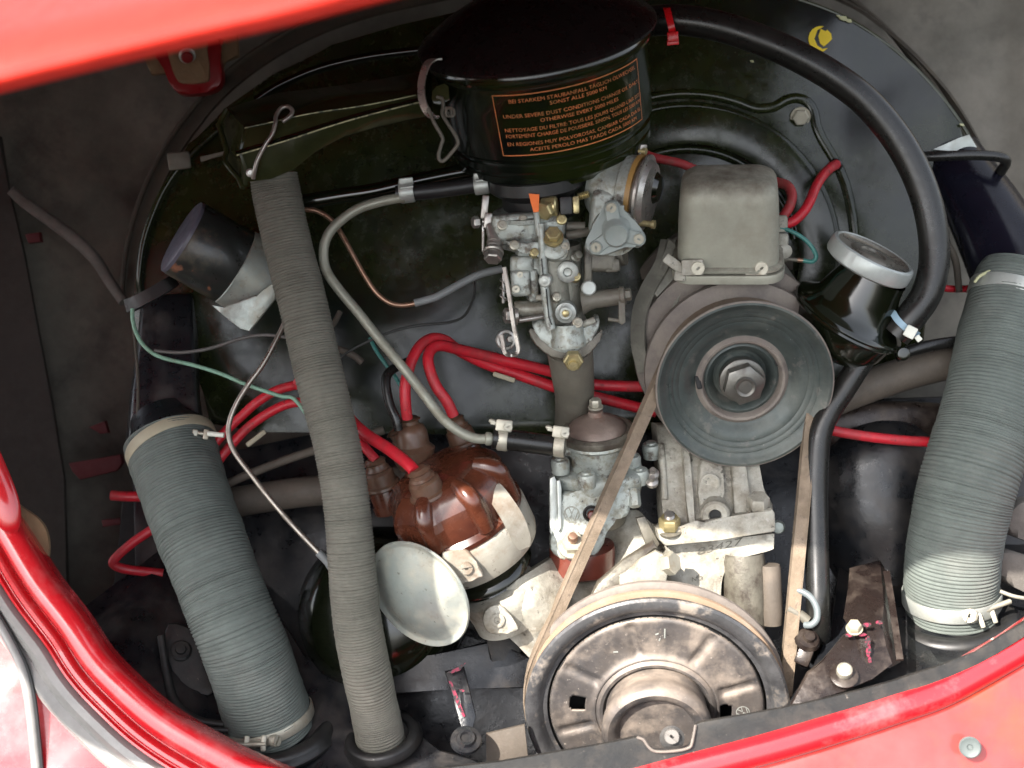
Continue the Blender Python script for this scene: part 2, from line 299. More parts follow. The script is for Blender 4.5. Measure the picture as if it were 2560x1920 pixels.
    def plate(s, pts, z=0, depth=20, bev=0, seg=2, smooth=0, dvec=(0, 0, 1)):
        P = [(p[0], p[1], p[2] if len(p) > 2 else z) for p in pts]
        if smooth:
            P2 = P + [P[0]]; P = [tuple(q) for q in crom2(P2, smooth)]
        dv = Vector(dvec).normalized() * depth
        f = s.vs([A(*p) for p in P]); b = s.vs([A(*p) + dv for p in P])
        n = len(P); ff = s.bm.faces.new(f); s.bm.faces.new(b[::-1])
        for i in range(n): s.bm.faces.new((f[i], b[i], b[(i+1) % n], f[(i+1) % n]))
        if bev:
            bmesh.ops.bevel(s.bm, geom=list(ff.edges), offset=bev, segments=seg, profile=0.5, affect='EDGES', clamp_overlap=True)
        return s
    def hexa(s, p0, axis, r, h, h0=0, up=None):
        s.lathe(p0, axis, [(r*0.98, h0), (r, h0 + h*0.04), (r, h0 + h*0.86), (r*0.86, h0 + h), (0, h0 + h)], 6, up=up); return s
    def slot(s, p0, axis, r, h, h0=0, ang=40):
        s.lathe(p0, axis, [(r, h0), (r, h0 + h*0.55), (r*0.3, h0 + h*0.56)], 20)
        o, k, u, v, w = frame(p0, axis); c_, s_ = math.cos(math.radians(ang)), math.sin(math.radians(ang))
        U = u * c_ + v * s_; V = w.cross(U)
        for sg in (-1, 1):
            pts = [(x, y) for x, y in [(r*math.cos(t)*0.97, r*math.sin(t)*0.97) for t in [math.radians(12 + i*156/10) for i in range(11)]]]
            lo = [o + k*(U*x + V*(y*sg) + w*(h0 + h*0.5)) for x, y in pts]
            hi = [o + k*(U*x*0.94 + V*((y - r*0.03)*sg) + w*(h0 + h)) for x, y in pts]
            if sg < 0: lo, hi = lo[::-1], hi[::-1]
            s.loft([lo, hi])
        return s
    def text(s, txt, size, fn):
        c = bpy.data.curves.new('t', 'FONT'); c.body = txt; c.size = size; c.resolution_u = 2
        o = bpy.data.objects.new('t', c); COL.objects.link(o)
        dg = bpy.context.evaluated_depsgraph_get(); me = o.evaluated_get(dg).to_mesh()
        xs = [v.co.x for v in me.vertices]; x0, x1 = min(xs), max(xs)
        V = [s.bm.verts.new(fn((v.co.x - x0) / (x1 - x0), v.co.y)) for v in me.vertices]
        for p in me.polygons:
            try: s.bm.faces.new([V[i] for i in p.vertices])
            except ValueError: pass
        bpy.data.objects.remove(o); bpy.data.curves.remove(c); return s
    def out(s, name, mt, parent=None, label=None, cat=None, group=None, kind=None, ang=38, recalc=True):
        bm = s.bm
        bmesh.ops.remove_doubles(bm, verts=bm.verts, dist=0.01)
        if recalc: bmesh.ops.recalc_face_normals(bm, faces=bm.faces)
        for v in bm.verts: v.co = WL(v.co)
        if recalc:
            bmesh.ops.reverse_faces(bm, faces=bm.faces) if False else None
        if parent is not None: org = WP[parent.name]
        else:
            xs = [v.co for v in bm.verts]; lo = Vector((min(c.x for c in xs), min(c.y for c in xs), min(c.z for c in xs)))
            hi = Vector((max(c.x for c in xs), max(c.y for c in xs), max(c.z for c in xs)))
            org = Vector(((lo.x+hi.x)/2, (lo.y+hi.y)/2, lo.z))
        for v in bm.verts: v.co -= org
        bmesh.ops.recalc_face_normals(bm, faces=bm.faces)
        lim = math.radians(ang)
        for f in bm.faces: f.smooth = True
        for e in bm.edges:
            if len(e.link_faces) == 2 and e.calc_face_angle(0) > lim: e.smooth = False
        me = bpy.data.meshes.new(name); bm.to_mesh(me); bm.free(); me.materials.append(Mt[mt] if isinstance(mt, str) else mt)
        o = bpy.data.objects.new(name, me); COL.objects.link(o)
        if parent is not None: o.parent = parent
        else: o.location = org
        WP[o.name] = org
        tag(o, label, cat, group, kind); return o
def crom2(P, n):   # closed Catmull-Rom, P[0]==P[-1]
    P = P[:-1]; m = len(P); out = []
    for i in range(m):
        p0, p1, p2, p3 = P[i-1], P[i], P[(i+1) % m], P[(i+2) % m]
        for k in range(n):
            t = k / n
            out.append([0.5 * (2*b + (c - a)*t + (2*a - 5*b + 4*c - d)*t*t + (-a + 3*b - 3*c + d)*t**3) for a, b, c, d in zip(p0, p1, p2, p3)])
    return out
def tag(o, label=None, cat=None, group=None, kind=None):
    if label: o['label'] = label
    if cat: o['category'] = cat
    if group: o['group'] = group
    if kind: o['kind'] = kind
    return o
def T(name, label, cat, p0, group=None):
    o = bpy.data.objects.new(name, None); COL.objects.link(o); o.empty_display_size = 0.02
    o.location = WL(A(*p0)); WP[o.name] = o.location.copy()
    return tag(o, label, cat, group)

# ================================================================ SETTING
def grid_surf(m, fn, nu, nv):
    V = [[m.bm.verts.new(fn(i/nu, j/nv)) for j in range(nv+1)] for i in range(nu+1)]
    for i in range(nu):
        for j in range(nv): m.bm.faces.new((V[i][j], V[i+1][j], V[i+1][j+1], V[i][j+1]))
    return m
m = M()
def wallfn(u, v):
    px, py = -500 + 3600*u, -700 + 3100*v
    z = 760 + 8*noise.noise(Vector((px*.004, py*.004, 0))) + 5*noise.noise(Vector((px*.015, py*.015, 2)))
    if px < 260: z -= (260 - px) * 0.5
    if px > 2500: z -= (px - 2500) * 0.6
    return A(px, py, z)
grid_surf(m, wallfn, 120, 100)
m.out('wall', 'lining', kind='structure')
m = M(); m.plate([(-500, 150, 440), (0, 340, 500), (18, 460, 510), (60, 640, 520), (95, 830, 530), (130, 1010, 540), (160, 1200, 540), (175, 1700, 540), (-500, 1700, 420)], depth=18, bev=5)
m.out('side_panel', 'darkpanel', label='dark tarred side panel with a vertical seam at the left edge of the engine bay', cat='panel')
# arch trim following the top of the shroud
m = M()
arch = [(318, 760, 560), (330, 640, 560), (362, 520, 565), (412, 410, 570), (470, 320, 575), (560, 215, 580), (690, 120, 585), (850, 45, 590), (1060, -10, 590), (1400, -70, 590), (1800, -90, 585), (2060, -30, 580), (2200, 60, 575), (2320, 190, 570), (2410, 330, 560), (2470, 470, 550), (2500, 620, 540)]
m.ribbon(arch, 56, 10, (.5, .6, -.25), 8); m.tube([(p[0]-14, p[1]-16, p[2]-14) for p in arch], 7, 8, 8)
m.out('rubber_arch_seal', 'trim', label='brown dusty arch-shaped seal strip curving over the top of the black fan shroud', cat='seal')
# lower darkness: engine body behind everything
m = M(); m.plate([(330, 1180, 380), (900, 1060, 420), (1500, 1020, 430), (2100, 1000, 420), (2700, 980, 400), (2760, 1700, 120), (2200, 1900, 120), (1300, 2100, 150), (350, 1950, 200)], depth=30, bev=8)
m.out('engine_tin_floor', 'tin', kind='structure')

# ================================================================ ENGINE LID (open, above and nearer than the engine)
lid = T('engine_lid', 'red engine lid held open, its blurred glossy edge crossing the top left corner', 'car lid', (300, 150, -1550))
near = [(-1560, 500, -1200), (-1600, 900, -1210), (-1450, 1250, -1230), (-1100, 1430, -1250), (-600, 1430, -1260), (-400, 1300, -1265), (-270, 1050, -1270), (-245, 700, -1280), (-235, 460, -1285), (-190, 310, -1290), (-100, 240, -1298), (0, 212, -1312), (250, 150, -1380), (500, 90, -1460), (750, 32, -1530), (950, -22, -1600), (1250, -95, -1660), (1600, -150, -1700), (2000, -215, -1720), (2500, -260, -1720), (3100, -330, -1720)]  # unseen edge shaped for its shadow; left lobe added to shade the bay
m = M(); N1 = crom(near, 8)
hi = A(1280, -560, 420)
rings = []
for k in range(14):
    t = k / 13; ring = []
    for q in N1:
        a = A(*q); h = Vector((a.x * 1.9, -1600, 790))
        p = a.lerp(h, t); p.y -= 170 * math.sin(math.pi * t); ring.append(p)
    rings.append(ring)
m.loft(rings, closed=False, caps=False)
o = m.out('lid_skin', 'lidp', lid)
md = o.modifiers.new('thick', 'SOLIDIFY'); md.thickness = 0.004
m = M(); m.tube([(p[0], p[1]-14, p[2]) for p in near], 18, 14, 8); m.out('rolled_edge', 'lidp', lid)

# ================================================================ CAR BODY (opening edge, channels, valance)
edge = [(-520, 100, -60), (-440, 420, -60), (-320, 700, -60), (-180, 940, -70), (-60, 1150, -90), (0, 1240, -110), (53, 1326, -130), (122, 1440, -160), (203, 1546, -190), (260, 1632, -210), (325, 1701, -230), (407, 1774, -250), (509, 1839, -270), (651, 1912, -290), (820, 1972, -310), (1080, 2020, -330), (1380, 1975, -330), (1660, 1905, -330), (1904, 1842, -330), (2067, 1794, -325), (2230, 1741, -315), (2352, 1697, -300), (2494, 1619, -280), (2560, 1577, -270), (2720, 1460, -240), (2900, 1280, -200)]
body = T('car_body', 'red painted rear body edge sweeping round the bottom of the engine opening', 'car body', (1280, 1960, -330))
E = crom(edge, 10); EP = [A(*e) for e in E]
def outward(i):
    t = (EP[min(i+1, len(EP)-1)] - EP[max(i-1, 0)]).normalized()
    return t.cross(Vector((0, 0, 1))).normalized()     # right/down side
sgn = 1 if outward(len(EP)//2).y > 0 else -1
def sweep(prof, i0=0, i1=None, sc_=None):
    rings = []
    for i in range(i0, (i1 or len(EP))):
        n = outward(i) * sgn; k = sc_(i) if sc_ else 1
        rings.append([EP[i] + n * (u * k) * 1.0 - Vector((0, 0, 1)) * h for u, h in prof])
    return rings
m = M(); m.loft(sweep([(6, -90), (0, -50), (-1, -14), (2, 0), (9, 8), (22, 14), (40, 15), (53, 11), (61, 2), (64, -14)]), closed=False, caps=False)
m.out('opening_lip', 'paint', body)
iL = min(range(len(E)), key=lambda i: abs(E[i][0] - 1000) + (0 if E[i][1] > 1900 else 9e9))
m = M(); m.loft(sweep([(62, -8), (66, -20), (72, -20), (74, -6), (80, 2), (88, 3), (94, -4), (97, -16), (101, -16), (104, -5), (109, -4), (112, -22), (180, -34)], 0, iL), closed=False, caps=False)
m.out('drip_channel', 'paint', body)
m = M(); m.loft(sweep([(111, -30), (112, -8), (120, 6), (136, 10), (150, 2), (158, -8), (170, -4), (180, 0), (188, -6), (192, -30)], 0, iL), closed=False, caps=False)
m.out('weather_seal', 'seal', body)
m = M(); rr = []
for i in range(0, iL):
    n = outward(i) * sgn; ring = []
    for k in range(26):
        u = 186 + k * 34; h = -34 + 26*math.sin(min(1, k/5)*math.pi/2) + k*2.5 - 20*math.exp(-((k-7)/1.6)**2)
        ring.append(EP[i] + n*u - Vector((0, 0, h)))
    rr.append(ring)
m.loft(rr, closed=False, caps=False); m.out('quarter_panel', 'paint', body)
m = M(); rr = []
for i in range(iL - 6, len(EP)):
    n = outward(i) * sgn; ring = []
    for u, h in ((60, -4), (64, -12), (69, -12), (72, -2), (80, 3), (110, 8), (160, 16), (230, 22), (320, 18), (420, -5), (520, -60), (640, -160)):
        ring.append(EP[i] + n*u - Vector((0, 0, h)))
    rr.append(ring)
m.loft(rr, closed=False, caps=False); m.out('rear_apron', 'apron', body)
# chrome/black edging trim on the far left
m = M(); tr = [(-120, 1400, -150), (-40, 1500, -165), (0, 1562, -175), (32, 1620, -185), (57, 1675, -195), (72, 1740, -205), (82, 1820, -215), (92, 1925, -225), (96, 2040, -235)]
m.tube(tr, 13, 12, 8); m.out('edging_strip', 'seal', label=None, parent=body)
m = M(); m.tube([(x+13, y+2, z-2) for x, y, z in tr], 6, 8, 8); m.out('strip_gap', 'black', body)
# upper left overlapping flange with a spot-welded end
m = M(); m.tube([(-70, 1080, -150, 44), (-30, 1170, -155, 44), (8, 1255, -160, 40), (26, 1310, -160, 28), (34, 1332, -155, 12)], seg=20, n=6, flat=.45)
m.out('overlapping_flange', 'paint', body)
m = M(); m.plate([(10, 1250), (60, 1272), (98, 1300), (116, 1330), (122, 1370), (118, 1420), (128, 1450), (90, 1440), (50, 1370)], -70, 14, 4, smooth=3)
m.out('sealing_cloth', 'fabric', label='tan folded sealing cloth tucked behind the red flange at the left edge', cat='cloth')
# rubber plug in the apron
pp = (2425, 1868, -348); pa = (0.05, .25, -1)
m = M(); m.lathe(pp, pa, [(0, -4), (27, -4), (27, 3), (24, 6), (20, 4), (8, 3), (5, -1), (0, -1)], 32)
m.out('rubber_plug', 'plug', label='round grey rubber plug in the red apron at the lower right', cat='plug')

# ================================================================ BLACK REAR TIN, front strip with notch and screw
ft = T('rear_tin_strip', 'long black dusty metal strip lying along the red body edge below the crank pulley', 'metal strip', (1680, 1880, -330))
top = [(1010, 1935), (1080, 1925), (1160, 1915), (1250, 1905), (1395, 1880), (1500, 1862), (1592, 1842), (1608, 1848), (1620, 1866), (1640, 1876), (1690, 1874), (1722, 1866), (1730, 1850), (1738, 1812), (1752, 1806), (1860, 1788), (1960, 1770), (2060, 1748), (2150, 1726), (2230, 1704), (2290, 1684), (2352, 1664), (2440, 1632), (2560, 1556), (2700, 1440)]
bot = [(2760, 1440), (2560, 1592), (2494, 1634), (2352, 1712), (2230, 1757), (2067, 1810), (1904, 1858), (1660, 1922), (1380, 1990), (1080, 2035)]
m = M(); m.plate([(x, y, -318 + max(0, (x-2000)*.06)) for x, y in top] + [(x, y, -322 + max(0, (x-2000)*.06)) for x, y in bot], depth=14, bev=3)
m.out('tin_plate', 'dustblack', ft)
m = M(); m.lathe((1680, 1846, -300), (0, .15, -1), [(0, -6), (30, -6), (31, 0), (20, 2), (0, 2)], 28); m.out('washer', 'dustblack', ft)
m = M(); m.slot((1680, 1840, -303), (0, .15, -1), 19, 15, 0, -38); m.out('screw', 'screwgrey', ft)
m = M(); m.tube([(1592, 1843, -322), (1609, 1850, -324), (1622, 1868, -325), (1642, 1879, -325), (1690, 1877, -325), (1723, 1869, -325), (1731, 1852, -325), (1739, 1812, -322)], 3.5, 8, 4); m.out('folded_rim', 'gdust', ft)

# side tins, sloping up and away from the body edge
m = M(); m.plate([(1900, 1850, -180), (2030, 1680, -60), (2080, 1560, 80), (2100, 1420, 240), (2300, 1380, 300), (2700, 1300, 320), (2760, 1500, 60), (2560, 1640, -120), (2200, 1800, -240)], depth=12)
m.out('right_tin', 'tin', label='oil-stained black tin below the right heater hose', cat='metal panel')
m = M(); m.plate([(180, 1540, 220), (420, 1360, 330), (640, 1450, 300), (760, 1640, 150), (900, 1720, 90), (1000, 1790, 40), (1050, 1840, 0), (1100, 1878, -30), (1180, 1900, -60), (1300, 1960, -120), (900, 2030, -150), (600, 1975, -100), (400, 1850, -60), (240, 1680, -20)], depth=12)
m.out('left_tin', 'tin', label='dark dusty tin around the foot of the left heater hose', cat='metal panel')
m = M()
ZO = 130
m.tube([(402, 1590, -60, 10), (420, 1700, -100, 12), (440, 1760, -130, 14), (490, 1800, -150, 12), (560, 1812, -150, 10)], seg=10)
m.tube([(330, 1760, -190, 8), (420, 1806, -200, 9), (500, 1822, -200, 8), (570, 1826, -190, 7)], seg=10)
m.plate([(420, 1560, -20), (500, 1590, -30), (540, 1690, -60), (520, 1740, -90), (450, 1700, -80), (415, 1640, -50)], depth=12, bev=4, smooth=3)
m.out('pressed_cover', 'dustblack', label='pressed black cover with curved ribs left of the left hose foot', cat='metal cover')
m = M(); m.lathe((452, 1628, -52), (0, -.4, -1), [(0, 0), (26, 0), (27, 6), (22, 10), (14, 10), (12, 16), (0, 17)], 20)
m.out('dusty_bolt', 'dustblack', label='round dusty bolt head on the pressed cover beside the left hose', cat='bolt')
ZO = 0
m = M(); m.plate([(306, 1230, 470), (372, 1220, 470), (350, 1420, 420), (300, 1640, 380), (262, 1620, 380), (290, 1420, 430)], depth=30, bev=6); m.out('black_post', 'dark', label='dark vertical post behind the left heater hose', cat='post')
# brown funnel panel at the right
rt = T('oily_brown_bracket', 'oily brown sheet bracket with pink paint marks right of the belt', 'bracket', (2130, 1780, -250))
m = M(); m.plate([(1978, 1762, -262), (2020, 1682, -235), (2056, 1655, -225), (2110, 1590, -190), (2150, 1558, -170), (2200, 1570, -170), (2232, 1660, -225), (2180, 1700, -250), (2110, 1728, -262), (2040, 1752, -266)], depth=12, bev=3)
m.out('foot_plate', 'brownt', rt)
m = M(); m.loft([[A(2120, 1470, -20), A(2124, 1420, 40), A(2200, 1400, 60), A(2216, 1430, 20)], [A(2108, 1545, -120), A(2150, 1520, -130), A(2210, 1510, -110), A(2222, 1520, -60)], [A(2125, 1570, -170), A(2150, 1590, -195), A(2205, 1560, -180), A(2240, 1600, -100)], [A(2150, 1640, -210), A(2158, 1660, -225), A(2225, 1670, -215), A(2252, 1655, -150)]], closed=False, caps=False)
m.out('curved_shield', 'brownt', rt)
m = M(); m.ribbon([(2216, 1430, -10), (2228, 1500, -80), (2240, 1580, -140), (2250, 1650, -190)], 16, 8, (1, 0, -.3), 5); m.out('rusty_flange', 'brownt', rt)
m = M(); m.lathe((2110, 1690, -250), (.1, -.5, -.85), [(0, 0), (34, 0), (35, 4), (26, 8), (0, 8)], 28); m.out('washer', 'brownt', rt)
m = M(); m.lathe((2110, 1684, -252), (.1, -.5, -.85), [(19, 4), (20, 8), (19, 22), (15, 25), (13, 22), (0, 22)], 24); m.out('slotted_screw', 'clamp', rt)
m = M()
for (x, y, a, b) in ((2168, 1562, 12, 6), (2155, 1586, 12, 5), (2122, 1588, 10, 5), (2170, 1604, 8, 14), (2171, 1628, 7, 16), (2175, 1650, 5, 8), (2198, 1556, 10, 6)):
    m.plate([(x + a*math.cos(t)*(.8+.3*random.random()), y + b*math.sin(t)*(.8+.3*random.random())) for t in [i*.785 for i in range(8)]], -226 if y > 1600 else -212, 2)
m.out('pink_paint_mark', 'pink', rt)
m = M(); m.hexa((2136, 1572, -205), (0, -.55, -.8), 18, 20); m.lathe((2136, 1572, -205), (0, -.55, -.8), [(20, -2), (21, 3), (0, 3)], 20)
m.out('hex_bolt', 'tape', label='cream hex bolt standing among pink paint marks beside the brown bracket', cat='bolt')

# centre-bottom hollow with pink streaks
cb = T('lower_pulley_tin', 'black folded tin with pink paint streaks in the dark hollow left of the crank pulley', 'metal panel', (1150, 1850, -100))
m = M(); m.plate([(930, 1650, 60), (1090, 1640, 60), (1240, 1600, 80), (1350, 1660, 60), (1350, 1720, 40), (1100, 1725, 50), (940, 1740, 40)], depth=14, bev=4)
m.plate([(1112, 1680, -10), (1160, 1668, -10), (1190, 1790, -60), (1175, 1850, -90), (1160, 1840, -90)], depth=10, bev=3)
m.out('folded_sheet', 'tin', cb)
m = M(); m.plate([(1118, 1680), (1135, 1673), (1165, 1656), (1150, 1676), (1130, 1683)], -30, 2); m.out('pink_paint_streak', 'pink', cb)
m = M(); m.plate([(1121, 1702), (1129, 1704), (1146, 1745), (1163, 1790), (1160, 1796), (1146, 1770)], -70, 2); m.out('pink_paint_streak', 'pink', cb)
m = M(); m.plate([(1148, 1724), (1162, 1724), (1160, 1729), (1150, 1730)], -60, 2)
m.out('pink_paint_streak', 'pink', cb)
m = M(); m.lathe((1165, 1850, -120), (0, -.5, -.85), [(40, -4), (38, 4), (26, 6), (22, 14), (15, 14), (12, 8), (0, 8)], 28); m.out('recessed_bolt', 'tin', cb)
m = M(); m.plate([(1108, 1560, 60), (1215, 1575, 60), (1225, 1600, 60), (1230, 1690, 60), (1290, 1690, 60), (1310, 1600, 80), (1270, 1570, 80), (1240, 1450, 130), (1100, 1460, 130)], depth=60, bev=8)
m.out('crankcase_side', 'dustblack', cb)
m = M(); m.plate([(1215, 1835, -60), (1312, 1812, -60), (1322, 1905, -60), (1216, 1912, -60)], depth=12, bev=3)
m.out('rusty_patch', 'heat', cb)

# ================================================================ FAN SHROUD
fs = T('fan_shroud', 'large black arched fan shroud filling the back of the engine bay', 'fan shroud', (1300, 1050, 380))
outl = [(338, 900), (330, 800), (340, 680), (366, 560), (410, 450), (470, 360), (560, 265), (680, 180), (830, 112), (1000, 62), (1250, 5), (1500, -30), (1750, -38), (1900, -22), (2010, 5), (2110, 45), (2200, 100), (2280, 165), (2350, 240), (2400, 310), (2440, 372), (2330, 402), (2332, 560), (2325, 700), (2310, 900), (2200, 1010), (1900, 1075), (1500, 1085), (1100, 1085), (900, 1082), (640, 1080), (520, 1060), (500, 960), (480, 780)]
m = M(); m.plate(outl, 330, 190, bev=26, seg=5)
m.out('shroud_body', 'shroud', fs)
# folded lip along the right-hand top edge
m = M(); m.tube([(1640, -44, 340), (1900, -24, 340), (2008, 3, 340), (2110, 43, 340), (2200, 98, 340), (2280, 163, 340), (2350, 238, 340), (2402, 308, 342), (2436, 366, 345)], 5, 8, 8); m.out('folded_seam', 'duct', fs)
m = M()
m.tube([(352, 730, 330), (348, 690, 320), (358, 610, 316), (378, 545, 314), (410, 475, 314), (458, 408, 318), (540, 330, 322), (640, 262, 324)], 9, 10, 8)
m.out('rolled_lip', 'shroud', fs)
m = M(); m.tube([(640, 250, 328), (700, 212, 326), (800, 170, 326), (920, 142, 328), (1060, 124, 330)], 10, 10, 8); m.out('upper_bead', 'gloss', fs)
# concentric pressed rings
def ringpts(cx, cy, r, a0, a1, n=40, z=326, ry=None):
    return [(cx + r*math.cos(math.radians(a0 + (a1-a0)*i/n)), cy - (ry or r)*math.sin(math.radians(a0 + (a1-a0)*i/n)), z) for i in range(n+1)]
m = M()
ZO = 9
r1 = ringpts(1718, 640, 405, 200, 66, 30)
r1 += [(1905, 272, 326), (1935, 268, 326), (1962, 252, 326), (1990, 246, 326), (2018, 256, 326), (2034, 282, 326), (2040, 315, 326), (2056, 352, 326), (2085, 400, 326), (2112, 460, 326), (2130, 540, 326), (2136, 620, 326), (2130, 720, 326), (2100, 800, 326)]
m.tube(r1, 14, 14, 2); m.tube(ringpts(1718, 640, 374, 190, -30, 50), 13, 12, 1); m.tube(ringpts(1718, 645, 272, 170, 10, 36), 14, 12, 1)
m.out('pressed_ring', 'shroud', fs)
ZO = 0
m = M(); m.lathe((1718, 640, 338), (0, 0, -1), [(366, 0), (366, 10), (360, 13), (285, 13), (276, 10), (276, 0)], 72); m.out('fan_ring_plate', 'shroud', fs)
m = M(); m.hexa((2001, 291, 326), (.1, .3, -1), 21, 16); m.lathe((2001, 291, 328), (.1, .3, -1), [(25, -2), (25, 4), (0, 4)], 24); m.out('hex_bolt', 'clamp', fs)
m = M(); m.plate([(2052 + 31*math.cos(t), 97 + 32*math.sin(t)) for t in [i*.3307 for i in range(4, 16)]] + [(2044, 75), (2036, 97), (2044, 114), (2056, 122), (2070, 120)], 326.5, 2.5); m.plate([(2052, 72), (2064, 78), (2068, 74), (2078, 84), (2080, 98), (2070, 108), (2060, 116), (2050, 108), (2046, 90)], 327.5, 2)
m.out('yellow_paint_dot', 'yellow', fs)
m = M()
for px, py, a in ((2108, 46, 12), (2122, 52, 9), (2096, 40, 5), (1880, 153, 5), (2405, 312, 6)):
    m.plate([(px - a, py - a*.5), (px + a*.6, py - a*.45), (px + a, py + a*.4), (px + a*.2, py + a*.5), (px - a*.7, py + a*.1)], 322, 5)
m.out('paint_chip', 'cream', fs)
# right-hand outlet duct of the shroud
m = M(); m.tube([(2376, 380, 380, 74), (2402, 430, 350, 82), (2446, 500, 310, 92), (2496, 590, 255, 103), (2540, 680, 200, 112), (2556, 724, 176, 113)], seg=40, n=6, flat=.75)
m.out('outlet_duct', 'navy', fs, label='blue-black outlet duct on the right end of the shroud')
m = M(); m.tube([(2436, 706, 92), (2450, 690, 88), (2480, 676, 86), (2520, 664, 88), (2560, 658, 92)], 4, 8); m.out('chipped_edge', 'cream', fs)
m = M(); m.plate([(2330, 374, 300), (2398, 344, 300), (2424, 336, 305), (2446, 372, 315), (2380, 378, 300)], depth=8, bev=3); m.out('duct_flap', 'silver', fs)
# dark wire rod across the duct
m = M(); m.tube([(2290, 392, 250), (2360, 390, 230), (2440, 388, 225), (2495, 392, 225), (2515, 402, 235), (2508, 420, 260), (2494, 438, 290)], 13, 12); m.out('cooling_flap_rod', 'softblack', label='thick black rod hooked over the top of the right outlet duct', cat='rod')
# left outlet duct
m = M(); m.loft([[A(352, 735, 300), A(480, 730, 290), A(490, 760, 400), A(350, 760, 400)], [A(345, 860, 230), A(484, 850, 225), A(500, 880, 350), A(340, 880, 350)], [A(330, 980, 180), A(488, 960, 170), A(500, 980, 300), A(325, 990, 300)], [A(318, 1140, 120), A(505, 1100, 110), A(515, 1110, 260), A(310, 1140, 260)]])
bmesh.ops.bevel(m.bm, geom=m.bm.edges[:], offset=12, segments=3, profile=.5, affect='EDGES', clamp_overlap=True)
m.out('outlet_duct', 'tin', fs, label='scuffed black outlet duct on the left end of the shroud')
m = M(); m.tube([(333, 800, 220), (340, 880, 190), (345, 960, 160), (343, 1060, 110), (336, 1110, 90)], 4, 8); m.out('duct_seam', 'trim', fs)
m = M(); m.plate([(345, 1062), (372, 1072), (412, 1080), (392, 1088), (360, 1105), (348, 1118), (343, 1090)], 92, 3); m.out('peeling_tape', 'tape', fs)
m = M(); m.ribbon([(316, 765, 200), (340, 756, 185), (380, 735, 180), (420, 712, 190), (436, 700, 215)], 34, 10, (.4, .9, -.1), 5); m.plate([(316, 752), (345, 742), (352, 768), (330, 778), (314, 772)], 190, 22, 6); m.out('duct_clip', 'black', fs)
# seam clip near top left
m = M(); m.box((448, 402, 300), (1, -.12, 0), (0, 1, 0), 56, 44, 24, 6); m.plate([(500, 392, 300), (560, 378, 290), (562, 386, 290), (502, 404, 300)], depth=6); m.out('seam_clip', 'manif', fs)

# ================================================================ LATCH BRACKET top left
lb = T('lid_latch_bracket', 'red latch bracket with a bolt hole below the lid edge at the upper left', 'bracket', (480, 228, 500))
m = M(); m.plate([(345, 95), (420, 85), (424, 182), (378, 186), (362, 150)], 520, 20, 4); m.out('side_tab', 'fabric', lb); m = M(); m.plate([(528, 78), (592, 74), (596, 140), (562, 152), (556, 168), (536, 170)], 520, 20, 4); m.out('side_tab', 'fabric', lb)
m = M(); m.plate([(380, 80), (398, 140), (420, 200), (432, 222), (455, 234), (500, 233), (535, 225), (553, 205), (555, 180), (545, 120), (538, 70)], 470, 40, 10, smooth=2); m.out('latch_plate', 'darkred', lb)
m = M(); m.plate([(418, 90), (424, 150), (440, 195), (456, 208), (510, 206), (524, 190), (518, 130), (508, 85)], 463, 10, 4, smooth=2); m.out('recess', 'fabric', lb)
m = M(); m.lathe((468, 138, 458), (0, .3, -1), [(20, 0), (21, 5), (16, 8), (13, 5), (0, 2)], 24); m.out('bolt_hole_ring', 'silver', lb)
m = M(); m.lathe((468, 144, 452), (0, .3, -1), [(0, 0), (15, 0), (12, 5), (0, 6)], 20); m.out('red_spot', 'darkred', lb)

# ================================================================ RED REMNANTS on the left wall
for i, (pts, z, lab) in enumerate((
    ([(60, 585), (98, 580), (102, 604), (70, 608)], 500, 'small red tab on the left wall above the seam, higher than the other red scraps'),
    ([(220, 1068), (262, 1052), (270, 1082), (250, 1085)], 560, 'small red triangle of paint on the dark left wall'),
    ([(170, 1158), (300, 1136), (306, 1158), (290, 1178), (200, 1200), (180, 1180)], 520, 'dull red folded bracket low on the dark left wall'),
    ([(252, 1300), (300, 1296), (304, 1312), (256, 1318)], 520, 'dark maroon clip beside the left hose'))):
    m = M(); m.plate(pts, z, 22, 5); m.out('red_tab', 'wallred', label=lab, cat='tab')
m = M(); m.tube([(26, 475, 420, 12), (60, 505, 440, 14), (120, 548, 460, 15), (190, 600, 470, 16), (240, 650, 470, 15), (275, 705, 460, 14), (310, 755, 430, 13)], seg=12, n=6)
m.out('dusty_loom', 'dusty', label='dusty cloth-wrapped cable running diagonally down the left wall', cat='cable')

# ================================================================ GREY BACK PIPES
m = M(); m.tube([(545, 1222, 200), (600, 1195, 200), (700, 1155, 205), (800, 1122, 210), (960, 1075, 215)], 11, 12); m.out('thin_brown_pipe', 'heat', label='thin brown pipe passing behind the middle corrugated hose', cat='pipe')
m = M(); m.tube([(520, 1270, 230), (620, 1250, 230), (740, 1232, 230), (840, 1222, 230), (1010, 1200, 240), (1200, 1190, 250)], 38, 20); m.lathe((812, 1215, 222), (1, -.12, 0), [(0, -10), (64, -10), (66, 0), (64, 10), (0, 10)], 32)
m.out('left_heat_riser', 'heat', label='fat grey-brown riser pipe crossing behind the middle corrugated hose', cat='pipe')
m = M(); m.tube([(2060, 1010, 230), (2148, 974, 225), (2270, 932, 220), (2392, 905, 220), (2500, 900, 225)], 42, 20); m.out('right_heat_riser', 'heat', label='fat grey-brown riser pipe crossing behind the right corrugated hose', cat='pipe')
m = M(); m.tube([(2060, 1075, 260), (2160, 1050, 255), (2300, 1050, 255), (2420, 1060, 260)], 46, 16, flat=.6); m.out('cylinder_shroud', 'brownt', label='dull brown cylinder tin under the right riser pipe', cat='metal cover')
